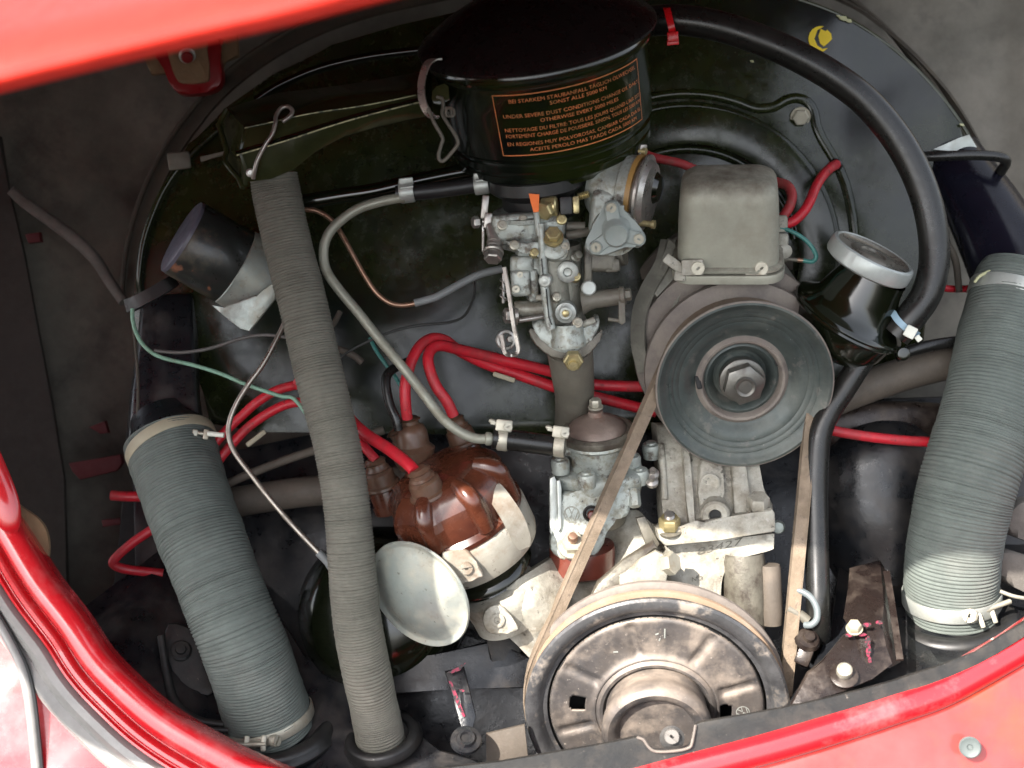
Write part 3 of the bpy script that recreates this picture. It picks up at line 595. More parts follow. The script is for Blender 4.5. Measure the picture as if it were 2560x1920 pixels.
m = M(); m.tube([(2240, 890, 150), (2300, 870, 150), (2380, 856, 160), (2460, 850, 170)], 15, 12); m.out('black_rubber_pipe', 'softblack', label='black rubber pipe just below the oil filler neck', cat='pipe')
m = M(); m.tube([(2360, 596, 260), (2388, 650, 255), (2398, 730, 250)], 9, 10); m.out('brown_strap', 'trim', label='thin brown strap between the breather hose and the right duct', cat='strap')

# ================================================================ RIGHT BLACK CYLINDER TIN
m = M(); m.lathe((2190, 1190, 330), (.06, 1, .12), [(60, -160), (120, -130), (160, -70), (172, 20), (165, 150), (140, 270), (120, 360), (110, 450), (0, 460)], 48)
m.out('cylinder_tin', 'tin', label='curved glossy black cylinder tin between the belt and the right hose', cat='metal cover')

# ================================================================ AIR CLEANER
ac = T('air_cleaner', 'round glossy black oil-bath air cleaner with an orange multilingual notice', 'air cleaner', (1385, 480, -10))
AC = (1340, 78, -60); AD = (0.150, 0.945, 0.285)
m = M(); m.lathe(AC, AD, [(276, 20), (278, 30), (283, 36), (283, 42), (276, 48), (272, 54), (270, 120), (267, 232), (262, 238), (255, 243), (255, 247), (261, 252), (261, 268), (252, 273), (251, 278), (256, 283), (255, 300), (246, 306), (240, 312), (236, 322), (205, 334), (150, 340), (0, 341)], 112); m.out('bowl', 'bowl', ac)
m = M(); m.lathe(AC, AD, [(0, -112), (60, -109), (120, -97), (180, -74), (240, -42), (280, -16), (296, -5), (302, 3), (300, 11), (292, 16), (278, 19), (270, 18)], 112); m.out('lid', 'maroon', ac)
o_, s_, u_, v_, w_ = frame(AC, AD)
def cyl(phi, h, r): # phi from the front, degrees to the right
    t = math.radians(90 - phi); return o_ + s_ * (u_ * (r*math.cos(t)) + v_ * (r*math.sin(t)) + w_ * h)
P0, P1, H0, H1 = -25.0, 60.5, 62.0, 219.0
rad = lambda h: 270.5 - (h - 120) * 0.027
def strip(m, a, b, wdt):
    n = 40
    for i in range(n):
        pa, ha = a[0] + (b[0]-a[0])*i/n, a[1] + (b[1]-a[1])*i/n; pb, hb = a[0] + (b[0]-a[0])*(i+1)/n, a[1] + (b[1]-a[1])*(i+1)/n
        dx, dh = (b[0]-a[0]) * 4.72, (b[1]-a[1]); L = math.hypot(dx, dh); ox, oh = -dh/L*wdt/4.72, dx/L*wdt
        m.bm.faces.new(m.vs([cyl(pa, ha, rad(ha)+1.4), cyl(pb, hb, rad(hb)+1.4), cyl(pb+ox, hb+oh, rad(hb)+1.4), cyl(pa+ox, ha+oh, rad(ha)+1.4)]))
m = M()
strip(m, (P0, H0), (P1, H0), 2.6); strip(m, (P1, H0), (P1, H1), 2.6); strip(m, (P1, H1), (P0, H1), 2.6); strip(m, (P0, H1), (P0, H0), 2.6)
lines = [("BEI STARKEM STAUBANFALL TÄGLICH ÖLWECHSEL", .10, .965, .135), ("SONST ALLE 5000 KM", .34, .70, .225), ("UNDER SEVERE DUST CONDITIONS CHANGE OIL DAILY", .05, .985, .375), ("OTHERWISE EVERY 3000 MILES", .27, .78, .475),
 ("NETTOYAGE DU FILTRE: TOUS LES JOURS QUAND L'AIR EST", .045, .985, .60), ("FORTEMENT CHARGÉ DE POUSSIERE. SINON, TOUS LES 5000 KM", .045, .985, .70), ("EN REGIONES MUY POLVOROSAS, CAMBIAR CADA DIA EL", .045, .985, .83), ("ACEITE PEROLO MAS TARDE CADA 5000 KM", .18, .93, .93)]
for tx, a, b, y in lines:
    m.text(tx, 13.0, lambda fx, yy, a=a, b=b, y=y: cyl(P0 + (P1-P0)*(a + (b-a)*fx), H0 + (H1-H0)*y - yy, 272.2 - (H0 + (H1-H0)*y - 120)*0.027))
m.out('printed_notice', 'orange', ac, recalc=False)
m = M()
for tx, p, h in (("3 i l", -56, 215),): m.text(tx, 34, lambda fx, yy: cyl(-56 + 9*fx, 216 - yy, 269.5))
m.out('embossed_mark', 'gloss', ac)
# neck and mounting ring
m = M(); m.lathe((1342, 455, -10), (.10, .97, .24), [(0, -20), (120, -20), (122, 8), (112, 16), (104, 22), (92, 30), (90, 85), (0, 85)], 56); m.out('neck', 'black', ac)
# intake duct
sec = [[(571, 269, 20), (610, 318, -135), (597, 378, -150), (606, 458, -120), (575, 415, 20)], [(640, 246, 20), (676, 304, -135), (664, 358, -150), (680, 448, -120), (650, 420, 20)], [(700, 230, 15), (745, 288, -135), (733, 338, -150), (736, 424, -120), (705, 402, 20)], [(770, 222, 10), (812, 276, -132), (805, 314, -146), (790, 380, -118), (770, 370, 15)],
 [(850, 212, 5), (885, 266, -128), (880, 292, -142), (862, 342, -112), (840, 332, 10)], [(950, 196, 0), (962, 252, -118), (962, 271, -130), (962, 314, -104), (940, 300, 5)], [(1080, 172, 0), (1055, 232, -105), (1058, 248, -116), (1085, 288, -90), (1080, 270, 5)]]
m = M(); m.loft([[A(*p) for p in ring] for ring in sec])
bmesh.ops.bevel(m.bm, geom=[e for e in m.bm.edges], offset=4, segments=2, profile=.5, affect='EDGES', clamp_overlap=True)
m.out('intake_duct', 'duct', ac)
m = M(); m.ribbon([(592, 383, -154), (664, 362, -154), (733, 341, -154), (805, 317, -150), (880, 294, -146), (962, 272, -134), (1058, 249, -120)], 12, 7, (.2, -.5, -1), 6); m.out('seam_flange', 'gloss', ac)
m = M(); m.tube([(592, 388, -158), (664, 367, -158), (733, 346, -158), (805, 322, -154), (880, 299, -150), (962, 277, -138), (1050, 255, -126)], 2.6, 8, 6); m.out('worn_seam_edge', 'wornglint', ac)
m = M(); m.tube([(612, 320, -137), (676, 306, -138), (745, 290, -138), (812, 278, -135), (885, 268, -131), (962, 254, -121), (1040, 238, -108)], 2.2, 8, 6); m.out('top_edge_highlight', 'wornglint', ac)  # pale line painted in as the highlight along the duct's top edge
m = M(); m.plate([(568, 272, -10), (613, 320, -140), (596, 384, -154), (612, 428, -136), (609, 462, -124), (598, 452, -110), (570, 405, -10), (560, 330, -20), (548, 312, -10), (552, 298, 0)], depth=10, bev=3, dvec=(.9, .1, .4)); m.out('end_plate', 'duct', ac)
m = M(); m.tube([(566, 274, -30), (552, 302, -36), (548, 316, -40), (556, 342, -50), (566, 376, -60), (562, 400, -70), (578, 424, -90), (596, 446, -110), (607, 470, -120)], 7, 8); m.out('end_rim', 'duct', ac)
m = M(); m.tube([(633, 446, -150), (637, 424, -162), (645, 397, -168), (665, 359, -172), (680, 336, -172), (688, 310, -168), (690, 291, -160), (700, 273, -150), (712, 267, -146), (724, 268, -148), (731, 279, -152), (724, 291, -156), (706, 304, -160)], 5.5, 10); m.lathe((626, 432, -140), (0, 0, -1), [(11, -4), (11, 4), (7, 5), (7, 0), (0, 0)], 20); m.out('flap_lever', 'steel', ac)
# bail clip
bc = M(); bc.ribbon([(1100, 148, -215), (1082, 150, -225), (1066, 164, -228), (1054, 205, -226), (1055, 247, -224), (1066, 276, -222), (1080, 290, -220), (1096, 294, -216)], 19, 4, (.9, .1, -.5), 6); clip = bc.out('spring_clip', 'steel', ac)
m = M(); m.tube([(1070, 270, -226), (1086, 308, -228), (1106, 344, -228), (1103, 362, -228), (1097, 384, -228), (1098, 398, -228), (1106, 403, -228), (1118, 394, -228), (1141, 366, -228), (1144, 352, -228), (1136, 334, -226), (1116, 304, -222), (1106, 284, -220), (1108, 262, -218), (1104, 246, -216), (1092, 242, -212)], 4.6, 10); m.out('bail_wire', 'manif', clip)
m = M(); m.tube([(1112 + 9*math.cos(t) + t*1.2, 280 + 11*math.sin(t), -212 - 3*t) for t in [i*.5 for i in range(30)]], 3.2, 8, 1); m.out('coil', 'manif', clip)
m = M(); m.plate([(1078, 246), (1080, 228), (1090, 216), (1112, 208), (1122, 216), (1124, 250), (1100, 262), (1084, 258)], -206, 6, 2); m.out('clip_lug', 'duct', ac)
m = M(); m.plate([(1322, 484), (1348, 486), (1347, 529), (1334, 531), (1328, 510)], -134, 3); m.out('orange_mark', 'orangep', ac)

# ================================================================ BREATHER HOSE
m = M(); m.tube([(1628, 52, 40), (1700, 50, 20), (1790, 64, 5), (1880, 92, -5), (1980, 134, -10), (2080, 190, -10), (2160, 250, -10), (2228, 326, -10), (2280, 410, -10), (2316, 500, -10), (2334, 590, -10), (2334, 670, -10), (2316, 735, -8), (2282, 786, -4), (2252, 822, 5), (2238, 838, 10)], 38, 28, 8)
m.out('breather_hose', 'softblack', label='thick satin black hose arching from the air cleaner to the oil filler', cat='hose')
ct = T('cable_tie', 'red cable tie round the black hose beside the air cleaner', 'cable tie', (1680, 110, -30), 'cable ties on the breather hose')
m = M(); m.ribbon([(1664, 16, 20), (1668, 26, -14), (1674, 50, -26), (1680, 75, -22), (1683, 92, 0), (1680, 96, 20)], 17, 4, (1, -.1, 0), 4); m.out('strap', 'tiered', ct)
m = M(); m.box((1682, 92, -28), (1, -.08, 0), (0, 1, 0), 28, 24, 18, 2); m.box((1682, 106, -26), (1, -.1, 0), (.1, 1, 0), 30, 14, 10, 2); m.out('tie_head', 'tiered', ct)
ct = T('cable_tie', 'pale blue cable tie with a white head clamping the hose to the oil filler', 'cable tie', (2270, 840, -40), 'cable ties on the breather hose')
m = M(); m.ribbon([(2226, 778, 10), (2232, 782, -16), (2244, 800, -32), (2262, 818, -36), (2280, 830, -30), (2296, 838, -4)], 16, 4, (-.6, .75, 0), 4); m.out('strap', 'tieblue', ct)
m = M(); m.box((2276, 830, -42), (.85, .45, 0), (-.45, .85, 0), 28, 30, 22, 3); m.box((2296, 846, -36), (.6, .75, 0), (-.75, .6, 0), 16, 14, 14, 2); m.out('tie_head', 'tiew', ct)

# ================================================================ OIL FILLER
of = T('oil_filler', 'tilted glossy black oil filler with a grey ribbed screw cap', 'oil filler', (2150, 900, 60))
OA = (.46, -.84, -.23)      # up the neck
OC = (2165, 668, 0)
m = M(); m.lathe((2164, 668, 0), OA, [(0, -2), (98, -2), (108, 4), (111, 10), (111, 36), (108, 42), (101, 45), (96, 42)], 96, flute=lambda t, h: 1 - (0.022 if int(t*96/360) % 2 and 8 < h < 38 else 0)); m.out('filler_cap', 'cap', of)
m = M(); m.lathe((2164, 668, 0), OA, [(96, 43), (90, 38), (60, 36), (55, 40), (35, 41), (30, 37), (0, 37)], 64); m.out('cap_face', 'captop', of)
OA2 = (.50, -.80, -.24)
m = M(); m.lathe((2188, 686, 10), OA2, [(82, 6), (86, -18), (98, -60), (106, -92), (124, -108), (140, -116), (148, -120), (151, -125), (147, -131), (150, -136), (145, -142), (136, -146), (128, -185), (112, -214), (76, -230), (34, -238), (0, -240)], 80); m.out('filler_neck', 'gloss', of)
m = M(); m.lathe((2258, 884, 0), (.3, .1, -1), [(15, -6), (18, 0), (15, 6), (8, 8), (0, 6)], 20); m.out('rolled_tab', 'gloss', of)
m = M(); m.tube([(2165, 885, 50), (2140, 925, 45), (2105, 980, 45), (2072, 1030, 45), (2050, 1085, 45), (2042, 1160, 45), (2040, 1260, 40), (2043, 1400, 20), (2046, 1530, 0), (2048, 1590, 40), (2050, 1640, 160)], 30, 20); m.out('filler_pipe', 'softblack', of)

# ================================================================ CORRUGATED HOSES
ch = M(); ch.tube([(684, 440, -50, 58), (695, 500, -46, 60), (726, 640, -52, 60), (766, 800, -68, 60), (808, 975, -92, 59), (846, 1130, -110, 58), (866, 1260, -118, 58), (878, 1400, -118, 58), (892, 1540, -104, 59), (914, 1670, -74, 60), (945, 1815, -20, 60), (954, 1862, 0, 60)], seg=40, n=8, rib=(7.4, 3.1), dent=.05)
ch.out('preheat_hose', 'hose', label='narrow grey corrugated hose hanging from the intake duct through the middle left', cat='hose', group='corrugated hoses')
def grommet(p, ax, r0, tr_, lab, grp='rubber grommets round the hoses', mt='black', seg=64):
    m = M(); m.lathe(p, ax, [(r0 + tr_*(1 - math.cos(a))*1.0, tr_*.9*math.sin(a)) for a in [i*math.pi/8 for i in range(9)]] + [(r0 + tr_*2.3, -6), (r0+tr_*2.3, -12), (r0, -12)], seg)
    m.out('rubber_grommet', mt, label=lab, cat='grommet', group=grp)
grommet((956, 1842, -8), (-.20, -.76, -.62), 66, 15, 'black rubber grommet where the narrow middle hose enters the tin')
def heater_hose(pts, rib, lab):
    t = T('heater_hose', lab, 'hose', (pts[-1][0], pts[-1][1], pts[-1][2]), 'corrugated hoses')
    m = M(); m.tube(pts, seg=56, n=8, rib=rib, dent=.045); m.out('corrugated_tube', 'hose2', t); return t
lh = heater_hose([(424, 1100, 150, 112), (444, 1170, 112, 110), (492, 1320, 40, 107), (560, 1490, -10, 104), (612, 1620, -20, 105), (650, 1730, 5, 107), (680, 1822, 45, 108)], (7.6, 3.6), 'fat grey-green corrugated hose running down the left side into the tin')
rh = heater_hose([(2566, 688, 150, 112), (2559, 708, 145, 117), (2548, 740, 135, 118), (2518, 850, 100, 118), (2486, 980, 65, 117), (2447, 1120, 35, 116), (2412, 1240, 25, 116), (2388, 1360, 35, 115), (2379, 1470, 65, 113), (2378, 1545, 95, 113)], (8.0, 3.7), 'fat grey corrugated hose running down the right edge into the tin')
def hclamp(par, p, ax, r, h, mt='clamp', wid=26):
    m = M(); m.lathe(p, ax, [(r-3, -wid/2), (r, -wid/2), (r+1.5, -wid/2+3), (r+1.5, wid/2-3), (r, wid/2), (r-3, wid/2)], 72)
    return m.out('hose_clamp', mt, par)
m = M(); m.lathe((424, 1104, 150), (.33, .78, -.50), [(74, -80), (80, -56), (98, -22), (107, -4), (108, 20)], 56); m.out('duct_collar', 'tin', lh)
c = hclamp(lh, (430, 1118, 140), (.33, .78, -.50), 114, 0, 'tape', 30)
m = M(); m.box((487, 1086, 62), (1, .15, 0), (0, 1, 0), 14, 26, 16, 3); m.box((515, 1086, 66), (1, .15, 0), (0, 1, 0), 14, 26, 16, 3); m.lathe((470, 1080, 62), (.98, .1, -.2), [(0, -14), (11, -14), (12, -2), (5, 0), (5, 60), (0, 60)], 16); m.out('clamp_screw', 'clamp', c)
m = M(); m.tube([(520, 1084, 62), (560, 1088, 58)], 6.5, 12, 2); m.out('screw_tip', 'tiew', c)
c = hclamp(lh, (672, 1798, 34), (.29, .86, .42), 113, 0, 'clamp', 28)
ZO = 110
m = M(); m.box((616, 1862, -190), (1, .05, 0), (0, 1, 0), 14, 44, 16, 4); m.box((659, 1858, -192), (1, .05, 0), (0, 1, 0), 14, 40, 16, 4); m.tube([(566, 1861, -192), (612, 1862, -194), (664, 1860, -196)], 7, 12, 2); m.slot((682, 1852, -192), (.75, 0, -.65), 15, 16, 0, 60); m.out('clamp_screw', 'clamp', c)
ZO = 0
grommet((690, 1822, 50), (-.17, -.80, -.57), 108, 24, 'fat black rubber grommet at the foot of the left heater hose')
c = hclamp(rh, (2546, 745, 135), (-.26, .90, -.30), 122, 0, 'silver', 36)
c = hclamp(rh, (2379, 1492, 72), (-.01, .90, .42), 119, 0, 'silver', 36)
ZO = 100
m = M(); m.slot((2428, 1540, -150), (-.3, 0, -.95), 18, 16, 0, 70); m.box((2453, 1552, -146), (1, -.3, 0), (0, 1, 0), 13, 38, 14, 4); m.box((2484, 1540, -128), (1, -.3, 0), (0, 1, 0), 13, 38, 14, 4); m.tube([(2440, 1536, -140), (2480, 1520, -128), (2526, 1503, -120)], 7, 12, 2); m.out('clamp_screw', 'clamp', c)
ZO = 0
grommet((2376, 1540, 92), (-.0, -.84, -.54), 114, 26, 'fat black rubber grommet at the foot of the right heater hose')
# lumps of insulation right of the hose
for i, (pts, z, lab) in enumerate((([(2520, 1290), (2560, 1250), (2620, 1260), (2620, 1360), (2560, 1350), (2525, 1330)], 60, 'pale dusty lump of insulation at the right edge beside the hose'), ([(2490, 1390), (2540, 1380), (2620, 1420), (2640, 1500), (2560, 1480), (2500, 1440)], 20, 'grey torn insulation at the right edge below the pale lump'))):
    m = M(); m.plate(pts, z, 70, 18, smooth=3); m.out('insulation_pad', 'dusty', label=lab, cat='insulation')
m = M(); m.tube([(2500, 1478, -30), (2540, 1492, -40), (2600, 1500, -40)], 5, 10); m.out('thin_cable', 'clamp', label='thin pale cable leaving to the right below the right hose clamp', cat='cable')

# ================================================================ LEFT: ignition coil
co = T('ignition_coil', 'black ignition coil with rusty patches held by a pale metal bracket', 'ignition coil', (560, 760, 160))
CA = (.85, .50, .13); C0 = (452, 590, 120)
m = M(); m.lathe(C0, CA, [(98, 8), (101, 14), (101, 170), (98, 176), (0, 176)], 64); m.out('can', 'coil', co)
m = M(); m.lathe(C0, CA, [(0, -2), (92, -2), (99, 2), (100, 10)], 64); m.out('end_cap', 'lilac', co)
br = M(); br.lathe(C0, CA, [(102, 150), (105, 152), (105, 258), (102, 260)], 40, a0=-10, a1=150); br.plate([(528, 762, 80), (560, 770, 60), (640, 742, 60), (690, 700, 70), (688, 748, 80), (624, 828, 60), (600, 822, 62), (560, 790, 66)], depth=8, bev=3)
br.out('bracket', 'dish', co)

# ================================================================ WIRES AND THIN PIPES
def wire(name, pts, r, mt, lab, cat, grp=None, seg=12, n=7):
    m = M(); m.tube(pts, r, seg, n); return m.out(name, mt, label=lab, cat=cat, group=grp)
G = 'red ignition leads'
wire('ignition_lead', [(740, 950, 60), (840, 1010, 40), (885, 1060, 5), (920, 1090, -20), (965, 1118, -60), (1008, 1150, -100), (1026, 1166, -120), (1036, 1178, -130)], 15.5, 'red', 'bright red lead entering the front left distributor tower from behind the narrow hose', 'wire', G, 16)
wire('ignition_lead', [(1018, 1046, 10), (1014, 1010, -5), (1013, 966, -10), (1020, 930, 0), (1032, 895, 15), (1053, 862, 40), (1082, 846, 70), (1114, 852, 100), (1150, 878, 130), (1220, 912, 170), (1300, 938, 190), (1388, 968, 200), (1460, 985, 210), (1540, 1005, 225), (1640, 1030, 240)], 14, 'red', 'red lead looping up from the centre distributor tower, left one of the pair', 'wire', G, 16)
wire('ignition_lead', [(1134, 1040, 20), (1118, 1005, 10), (1092, 968, 5), (1076, 930, 10), (1070, 895, 20), (1080, 872, 40), (1102, 864, 60), (1140, 872, 100), (1216, 890, 150), (1300, 910, 180), (1380, 930, 200), (1460, 958, 210), (1595, 966, 220), (1680, 960, 235)], 14, 'red', 'red lead looping up from the rear right distributor tower, right one of the pair', 'wire', G, 16)
wire('ignition_lead', [(940, 1150, 10), (905, 1110, 20), (880, 1070, 40), (830, 1000, 80), (790, 962, 120), (750, 961, 140), (692, 976, 150), (641, 1007, 150), (603, 1041, 150), (565, 1077, 150), (520, 1130, 140)], 12, 'red', 'upper of two parallel red leads left of the narrow corrugated hose', 'wire', G, 14)
wire('ignition_lead', [(840, 1010, 110), (800, 1003, 130), (763, 1004, 140), (717, 1011, 145), (667, 1035, 145), (616, 1072, 145), (578, 1113, 142), (548, 1150, 138), (520, 1200, 130)], 12, 'red', 'lower of two parallel red leads left of the narrow corrugated hose', 'wire', G, 14)
wire('ignition_lead', [(420, 1290, 240), (388, 1318, 230), (330, 1358, 225), (288, 1396, 225), (286, 1412, 232), (320, 1424, 245), (408, 1434, 260)], 12, 'red', 'red lead folded back in a sharp V left of the left heater hose', 'wire', G, 14)
wire('ignition_lead', [(278, 1238, 240), (320, 1241, 240), (420, 1240, 250)], 13, 'red', 'short straight piece of red lead poking out left of the left heater hose', 'wire', G, 14)
wire('ignition_lead', [(2040, 1066, 150), (2110, 1082, 150), (2189, 1094, 150), (2270, 1102, 150), (2360, 1106, 150)], 13, 'red', 'red lead running straight across to the right heater hose', 'wire', G, 14)
wire('ignition_lead', [(2360, 720, 280), (2376, 722, 280), (2420, 722, 285)], 9, 'red', 'short bit of red lead showing between breather hose and right duct', 'wire', G, 12)
G2 = 'red wires of the voltage regulator'
wire('charging_wire', [(1960, 562, 80), (1985, 552, 80), (2010, 528, 85), (2026, 500, 95), (2038, 470, 120), (2056, 440, 170), (2076, 420, 240), (2092, 410, 320)], 12.5, 'red', 'bright red wire curving from the regulator up to a hole in the shroud', 'wire', G2, 16)
wire('charging_wire', [(1955, 545, 90), (1972, 520, 95), (1980, 490, 105), (1970, 466, 120), (1945, 456, 140), (1915, 452, 160)], 12.5, 'reddust', 'dusty red wire bent tightly against the right side of the regulator', 'wire', G2, 16)
wire('charging_wire', [(1600, 380, 140), (1640, 395, 130), (1700, 408, 120), (1740, 425, 120)], 11, 'reddust', 'dull red wire entering from the left behind the regulator', 'wire', G2, 14)
m = M(); m.lathe((2090, 412, 318), (-.4, .6, -.8), [(17, -4), (17, 4), (12, 5), (12, -4)], 20); m.out('wire_grommet', 'black', label='small black grommet where the red wire passes into the shroud', cat='grommet')
tw = T('ground_wire', 'teal wire looping from the regulator to a crimped terminal', 'wire', (1990, 650, 60))
m = M(); m.tube([(1936, 569, 50), (1960, 572, 45), (1990, 584, 40), (2018, 604, 36), (2036, 628, 36), (2040, 644, 38), (2030, 654, 40), (2006, 651, 44)], 5.5, 12); m.out('insulation', 'teal', tw)
m = M(); m.tube([(2008, 651, 44), (1994, 650, 46)], 6, 10, 2); m.out('bare_copper', 'copper', tw)
m = M(); m.tube([(1996, 650, 46, 5), (1970, 648, 50, 5), (1966, 647, 50, 9), (1945, 645, 52, 9)], seg=12, n=3); m.out('crimp_terminal', 'manif', tw)
wire('green_wire', [(331, 772, 170), (332, 800, 165), (342, 836, 158), (364, 868, 150), (403, 893, 140), (488, 914, 120), (551, 934, 110), (613, 960, 90), (667, 979, 70), (705, 991, 55), (732, 995, 50), (755, 1020, 45), (785, 1062, 40)], 5.2, 'green', 'pale green wire sweeping from the left duct clip to the narrow hose', 'wire')
wire('grey_wire', [(386, 876, 140), (420, 880, 138), (457, 881, 135), (510, 874, 130), (551, 863, 125), (600, 847, 110), (640, 839, 100), (680, 838, 80), (720, 844, 60)], 4.6, 'gwire', 'thin grey wire drooping from the left duct to the narrow hose', 'wire')
wire('black_wire', [(838, 908, 80), (870, 880, 80), (928, 850, 80), (993, 825, 85), (1058, 812, 100), (1123, 806, 120), (1162, 788, 140), (1185, 740, 160), (1187, 700, 170)], 3.4, 'dwire', 'thin dark wire curving across the black shroud under the fuel pipe', 'wire')
wire('black_lead', [(996, 1075, 0), (990, 1048, -5), (974, 1010, 0), (965, 960, 10), (970, 935, 25), (990, 918, 50), (1020, 905, 90)], 12, 'softblack', 'black lead bent down into the side of the centre distributor tower', 'wire')
st = T('bent_steel_tube', 'thin steel tube bent round the left of the narrow hose', 'tube', (740, 1390, -60))
m = M(); m.tube([(715, 800, 20), (700, 832, 15), (659, 908, 0), (618, 965, -10), (585, 1022, -15), (571, 1075, -20), (584, 1126, -25), (632, 1192, -35), (684, 1258, -45), (740, 1322, -50), (800, 1385, -55)], 7, 12); m.out('tube', 'rod', st)
m = M(); m.tube([(796, 1380, -55), (822, 1408, -50), (840, 1440, -40)], 11, 12, 3); m.out('grey_sleeve', 'sleeve', st)
vp = T('vacuum_pipe', 'thin copper-coloured pipe ending in a grey sleeve left of the carburettor', 'pipe', (1000, 760, 40))
m = M(); m.tube([(735, 524, 20), (770, 524, 20), (798, 530, 20), (830, 551, 18), (856, 589, 15), (884, 640, 12), (912, 690, 10), (941, 732, 10), (974, 757, 10), (1006, 763, 12), (1042, 758, 14)], 6.4, 14); m.out('copper_pipe', 'copper', vp)
m = M(); m.tube([(1036, 758, 14), (1065, 750, 16), (1091, 742, 20), (1125, 724, 26), (1165, 702, 34), (1205, 684, 40), (1255, 672, 46)], 10, 14); m.out('grey_sleeve', 'sleeve', vp)
fp = T('fuel_pipe', 'grey bent fuel pipe running diagonally down to the fuel pump hose', 'pipe', (1190, 1100, -30))
m = M(); m.tube([(1012, 494, -20), (985, 497, -20), (948, 505, -20), (900, 520, -22), (856, 548, -25), (822, 584, -28), (809, 625, -30), (815, 674, -34), (846, 722, -38), (895, 781, -42), (944, 843, -48), (1009, 921, -56), (1052, 976, -62), (1105, 1044, -64), (1150, 1080, -62), (1190, 1096, -58), (1232, 1097, -52)], 12.5, 16); m.out('pipe', 'pipe', fp)
m = M(); m.lathe((1222, 1097, -54), (1, .05, 0), [(13, -10), (17, -6), (17, 2), (15, 8), (0, 8)], 20); m.out('ferrule', 'pipe', fp)
fh = T('fuel_hose', 'short dark rubber fuel hose between two screw clamps left of the fuel pump', 'hose', (1310, 1120, -40))
m = M(); m.tube([(1232, 1095, -50), (1290, 1102, -46), (1350, 1110, -42), (1402, 1116, -36)], 26, 20); m.out('rubber_hose', 'sleeve' if 0 else 'softblack', fh)
for cx, cy in ((1258, 1098), (1400, 1114)):
    m = M(); m.lathe((cx, cy, -46), (1, .1, -.12), [(26, -13), (29, -13), (30, -10), (30, 10), (29, 13), (26, 13)], 32); c = m.out('hose_clamp', 'clamp', fh)
    m = M(); m.box((cx + 2, cy - 34, -62), (1, .12, 0), (-.1, 1, 0), 42, 30, 20, 4); m.box((cx - 22, cy - 40, -58), (1, .2, 0), (-.1, 1, 0), 20, 10, 14, 3); m.slot((cx + 12, cy - 30, -74), (.1, -.1, -1), 11, 8, 0, 20); m.lathe((cx - 24, cy - 44, -60), (-1, -.3, 0), [(6, -4), (6, 8), (3, 12), (0, 12)], 12); m.out('clamp_screw', 'clamp', c)
uh = T('upper_fuel_hose', 'dark rubber hose with bright metal clips crossing left of the carburettor neck', 'hose', (1100, 490, 0))
m = M(); m.tube([(990, 484, -10), (1050, 480, -10), (1120, 472, -8), (1190, 462, -6), (1225, 458, -4)], 20, 18); m.out('rubber_hose', 'black', uh)
for cx, cy, a in ((1017, 478, 27), (1204, 461, 23)):
    m = M(); m.lathe((cx, cy, -10), (1, -.13, -.1), [(a-4, -18), (a, -18), (a+1.5, -14), (a+1.5, 14), (a, 18), (a-4, 18)], 32, sq=1.1); m.box((cx - 2, cy - a + 2, -30), (1, -.13, 0), (.1, 1, .2), 36, 18, 10, 3); m.tube([(cx-16, cy-8, -40), (cx+16, cy-12, -40)], 3, 8, 1); m.out('clip', 'silver', uh)
wire('black_pipe', [(690, 522, 60), (759, 506, 55), (850, 490, 50), (930, 478, 45), (1000, 462, 45), (1080, 444, 50), (1165, 428, 60), (1260, 415, 70)], 19, 'gloss', 'glossy black pipe running behind the narrow hose to the air cleaner foot', 'pipe', seg=18)

wire('brown_wire', [(742, 868, 60), (770, 840, 90), (800, 832, 120), (832, 812, 150), (850, 780, 170)], 7, 'heat', 'brown wire in the shadow between the narrow hose and the fuel pipe', 'wire')
wire('brown_wire', [(760, 905, 110), (800, 880, 130), (840, 872, 150), (880, 886, 160), (905, 905, 170)], 9, 'heat', 'lower rusty brown wire in the shadow between the narrow hose and the fuel pipe', 'wire')
wire('dark_green_wire', [(925, 845, 150), (938, 872, 140), (962, 908, 130), (990, 945, 120), (1012, 985, 110)], 5, 'teal', 'dark green wire dropping behind the grey fuel pipe', 'wire')
# cable guides on the red leads
for i, (x, y, z, an, lab) in enumerate(((640, 1096, 120, -38, 'small tan plastic lead clip beside the two parallel red leads'), (1260, 943, 150, 18, 'small cream plastic clip under the pair of red leads left of the manifold'))):
    m = M(); m.box((x, y, z), (math.cos(math.radians(an)), math.sin(math.radians(an)), 0), (-math.sin(math.radians(an)), math.cos(math.radians(an)), 0), 58, 13, 12, 4); m.out('lead_clip', 'tape', label=lab, cat='clip', group='lead clips')

# ================================================================ DISTRIBUTOR
ZO = 85
D = T('distributor', 'brown bakelite distributor with boots on its towers and a grey metal body', 'distributor', (1240, 1460, 60))
DC = (1150, 1292, -70); DU = (-.40, -.775, -.485)     # up the shaft
DF = tuple(-x for x in DU)
m = M(); m.lathe(DC, DU, [(165, -2), (166, 10), (160, 16), (154, 22)], 72); m.out('cap_rim', 'brown', D)
def fl(t, h):
    if h < 15: return 1
    a = (t + 12) % 45 - 22.5; f = min(1, (h - 15) / 20)
    return 1 + f * (0.972 / math.cos(math.radians(a)) - 1 + (0.03 if abs(a) > 17 else 0) * (1 if h < 100 else .5))
m = M(); m.lathe(DC, DU, [(152, 14), (156, 24), (155, 70), (150, 92), (138, 112), (122, 128), (104, 140), (60, 150), (0, 152)], 96, flute=fl); cap = m.out('cap', 'brown', D, ang=14)
o_, s_, u_, v_, w_ = frame(DC, DU)
def dpt(r, t, h):
    # back to photo pixels + depth, without the depth offset
    p = o_ + s_ * (u_*(r*math.cos(math.radians(t))) + v_*(r*math.sin(math.radians(t))) + w_*h)
    s2 = 1 + p.z / F; return (p.x / s2 + 1280, p.y / s2 + 960, p.z - ZO)
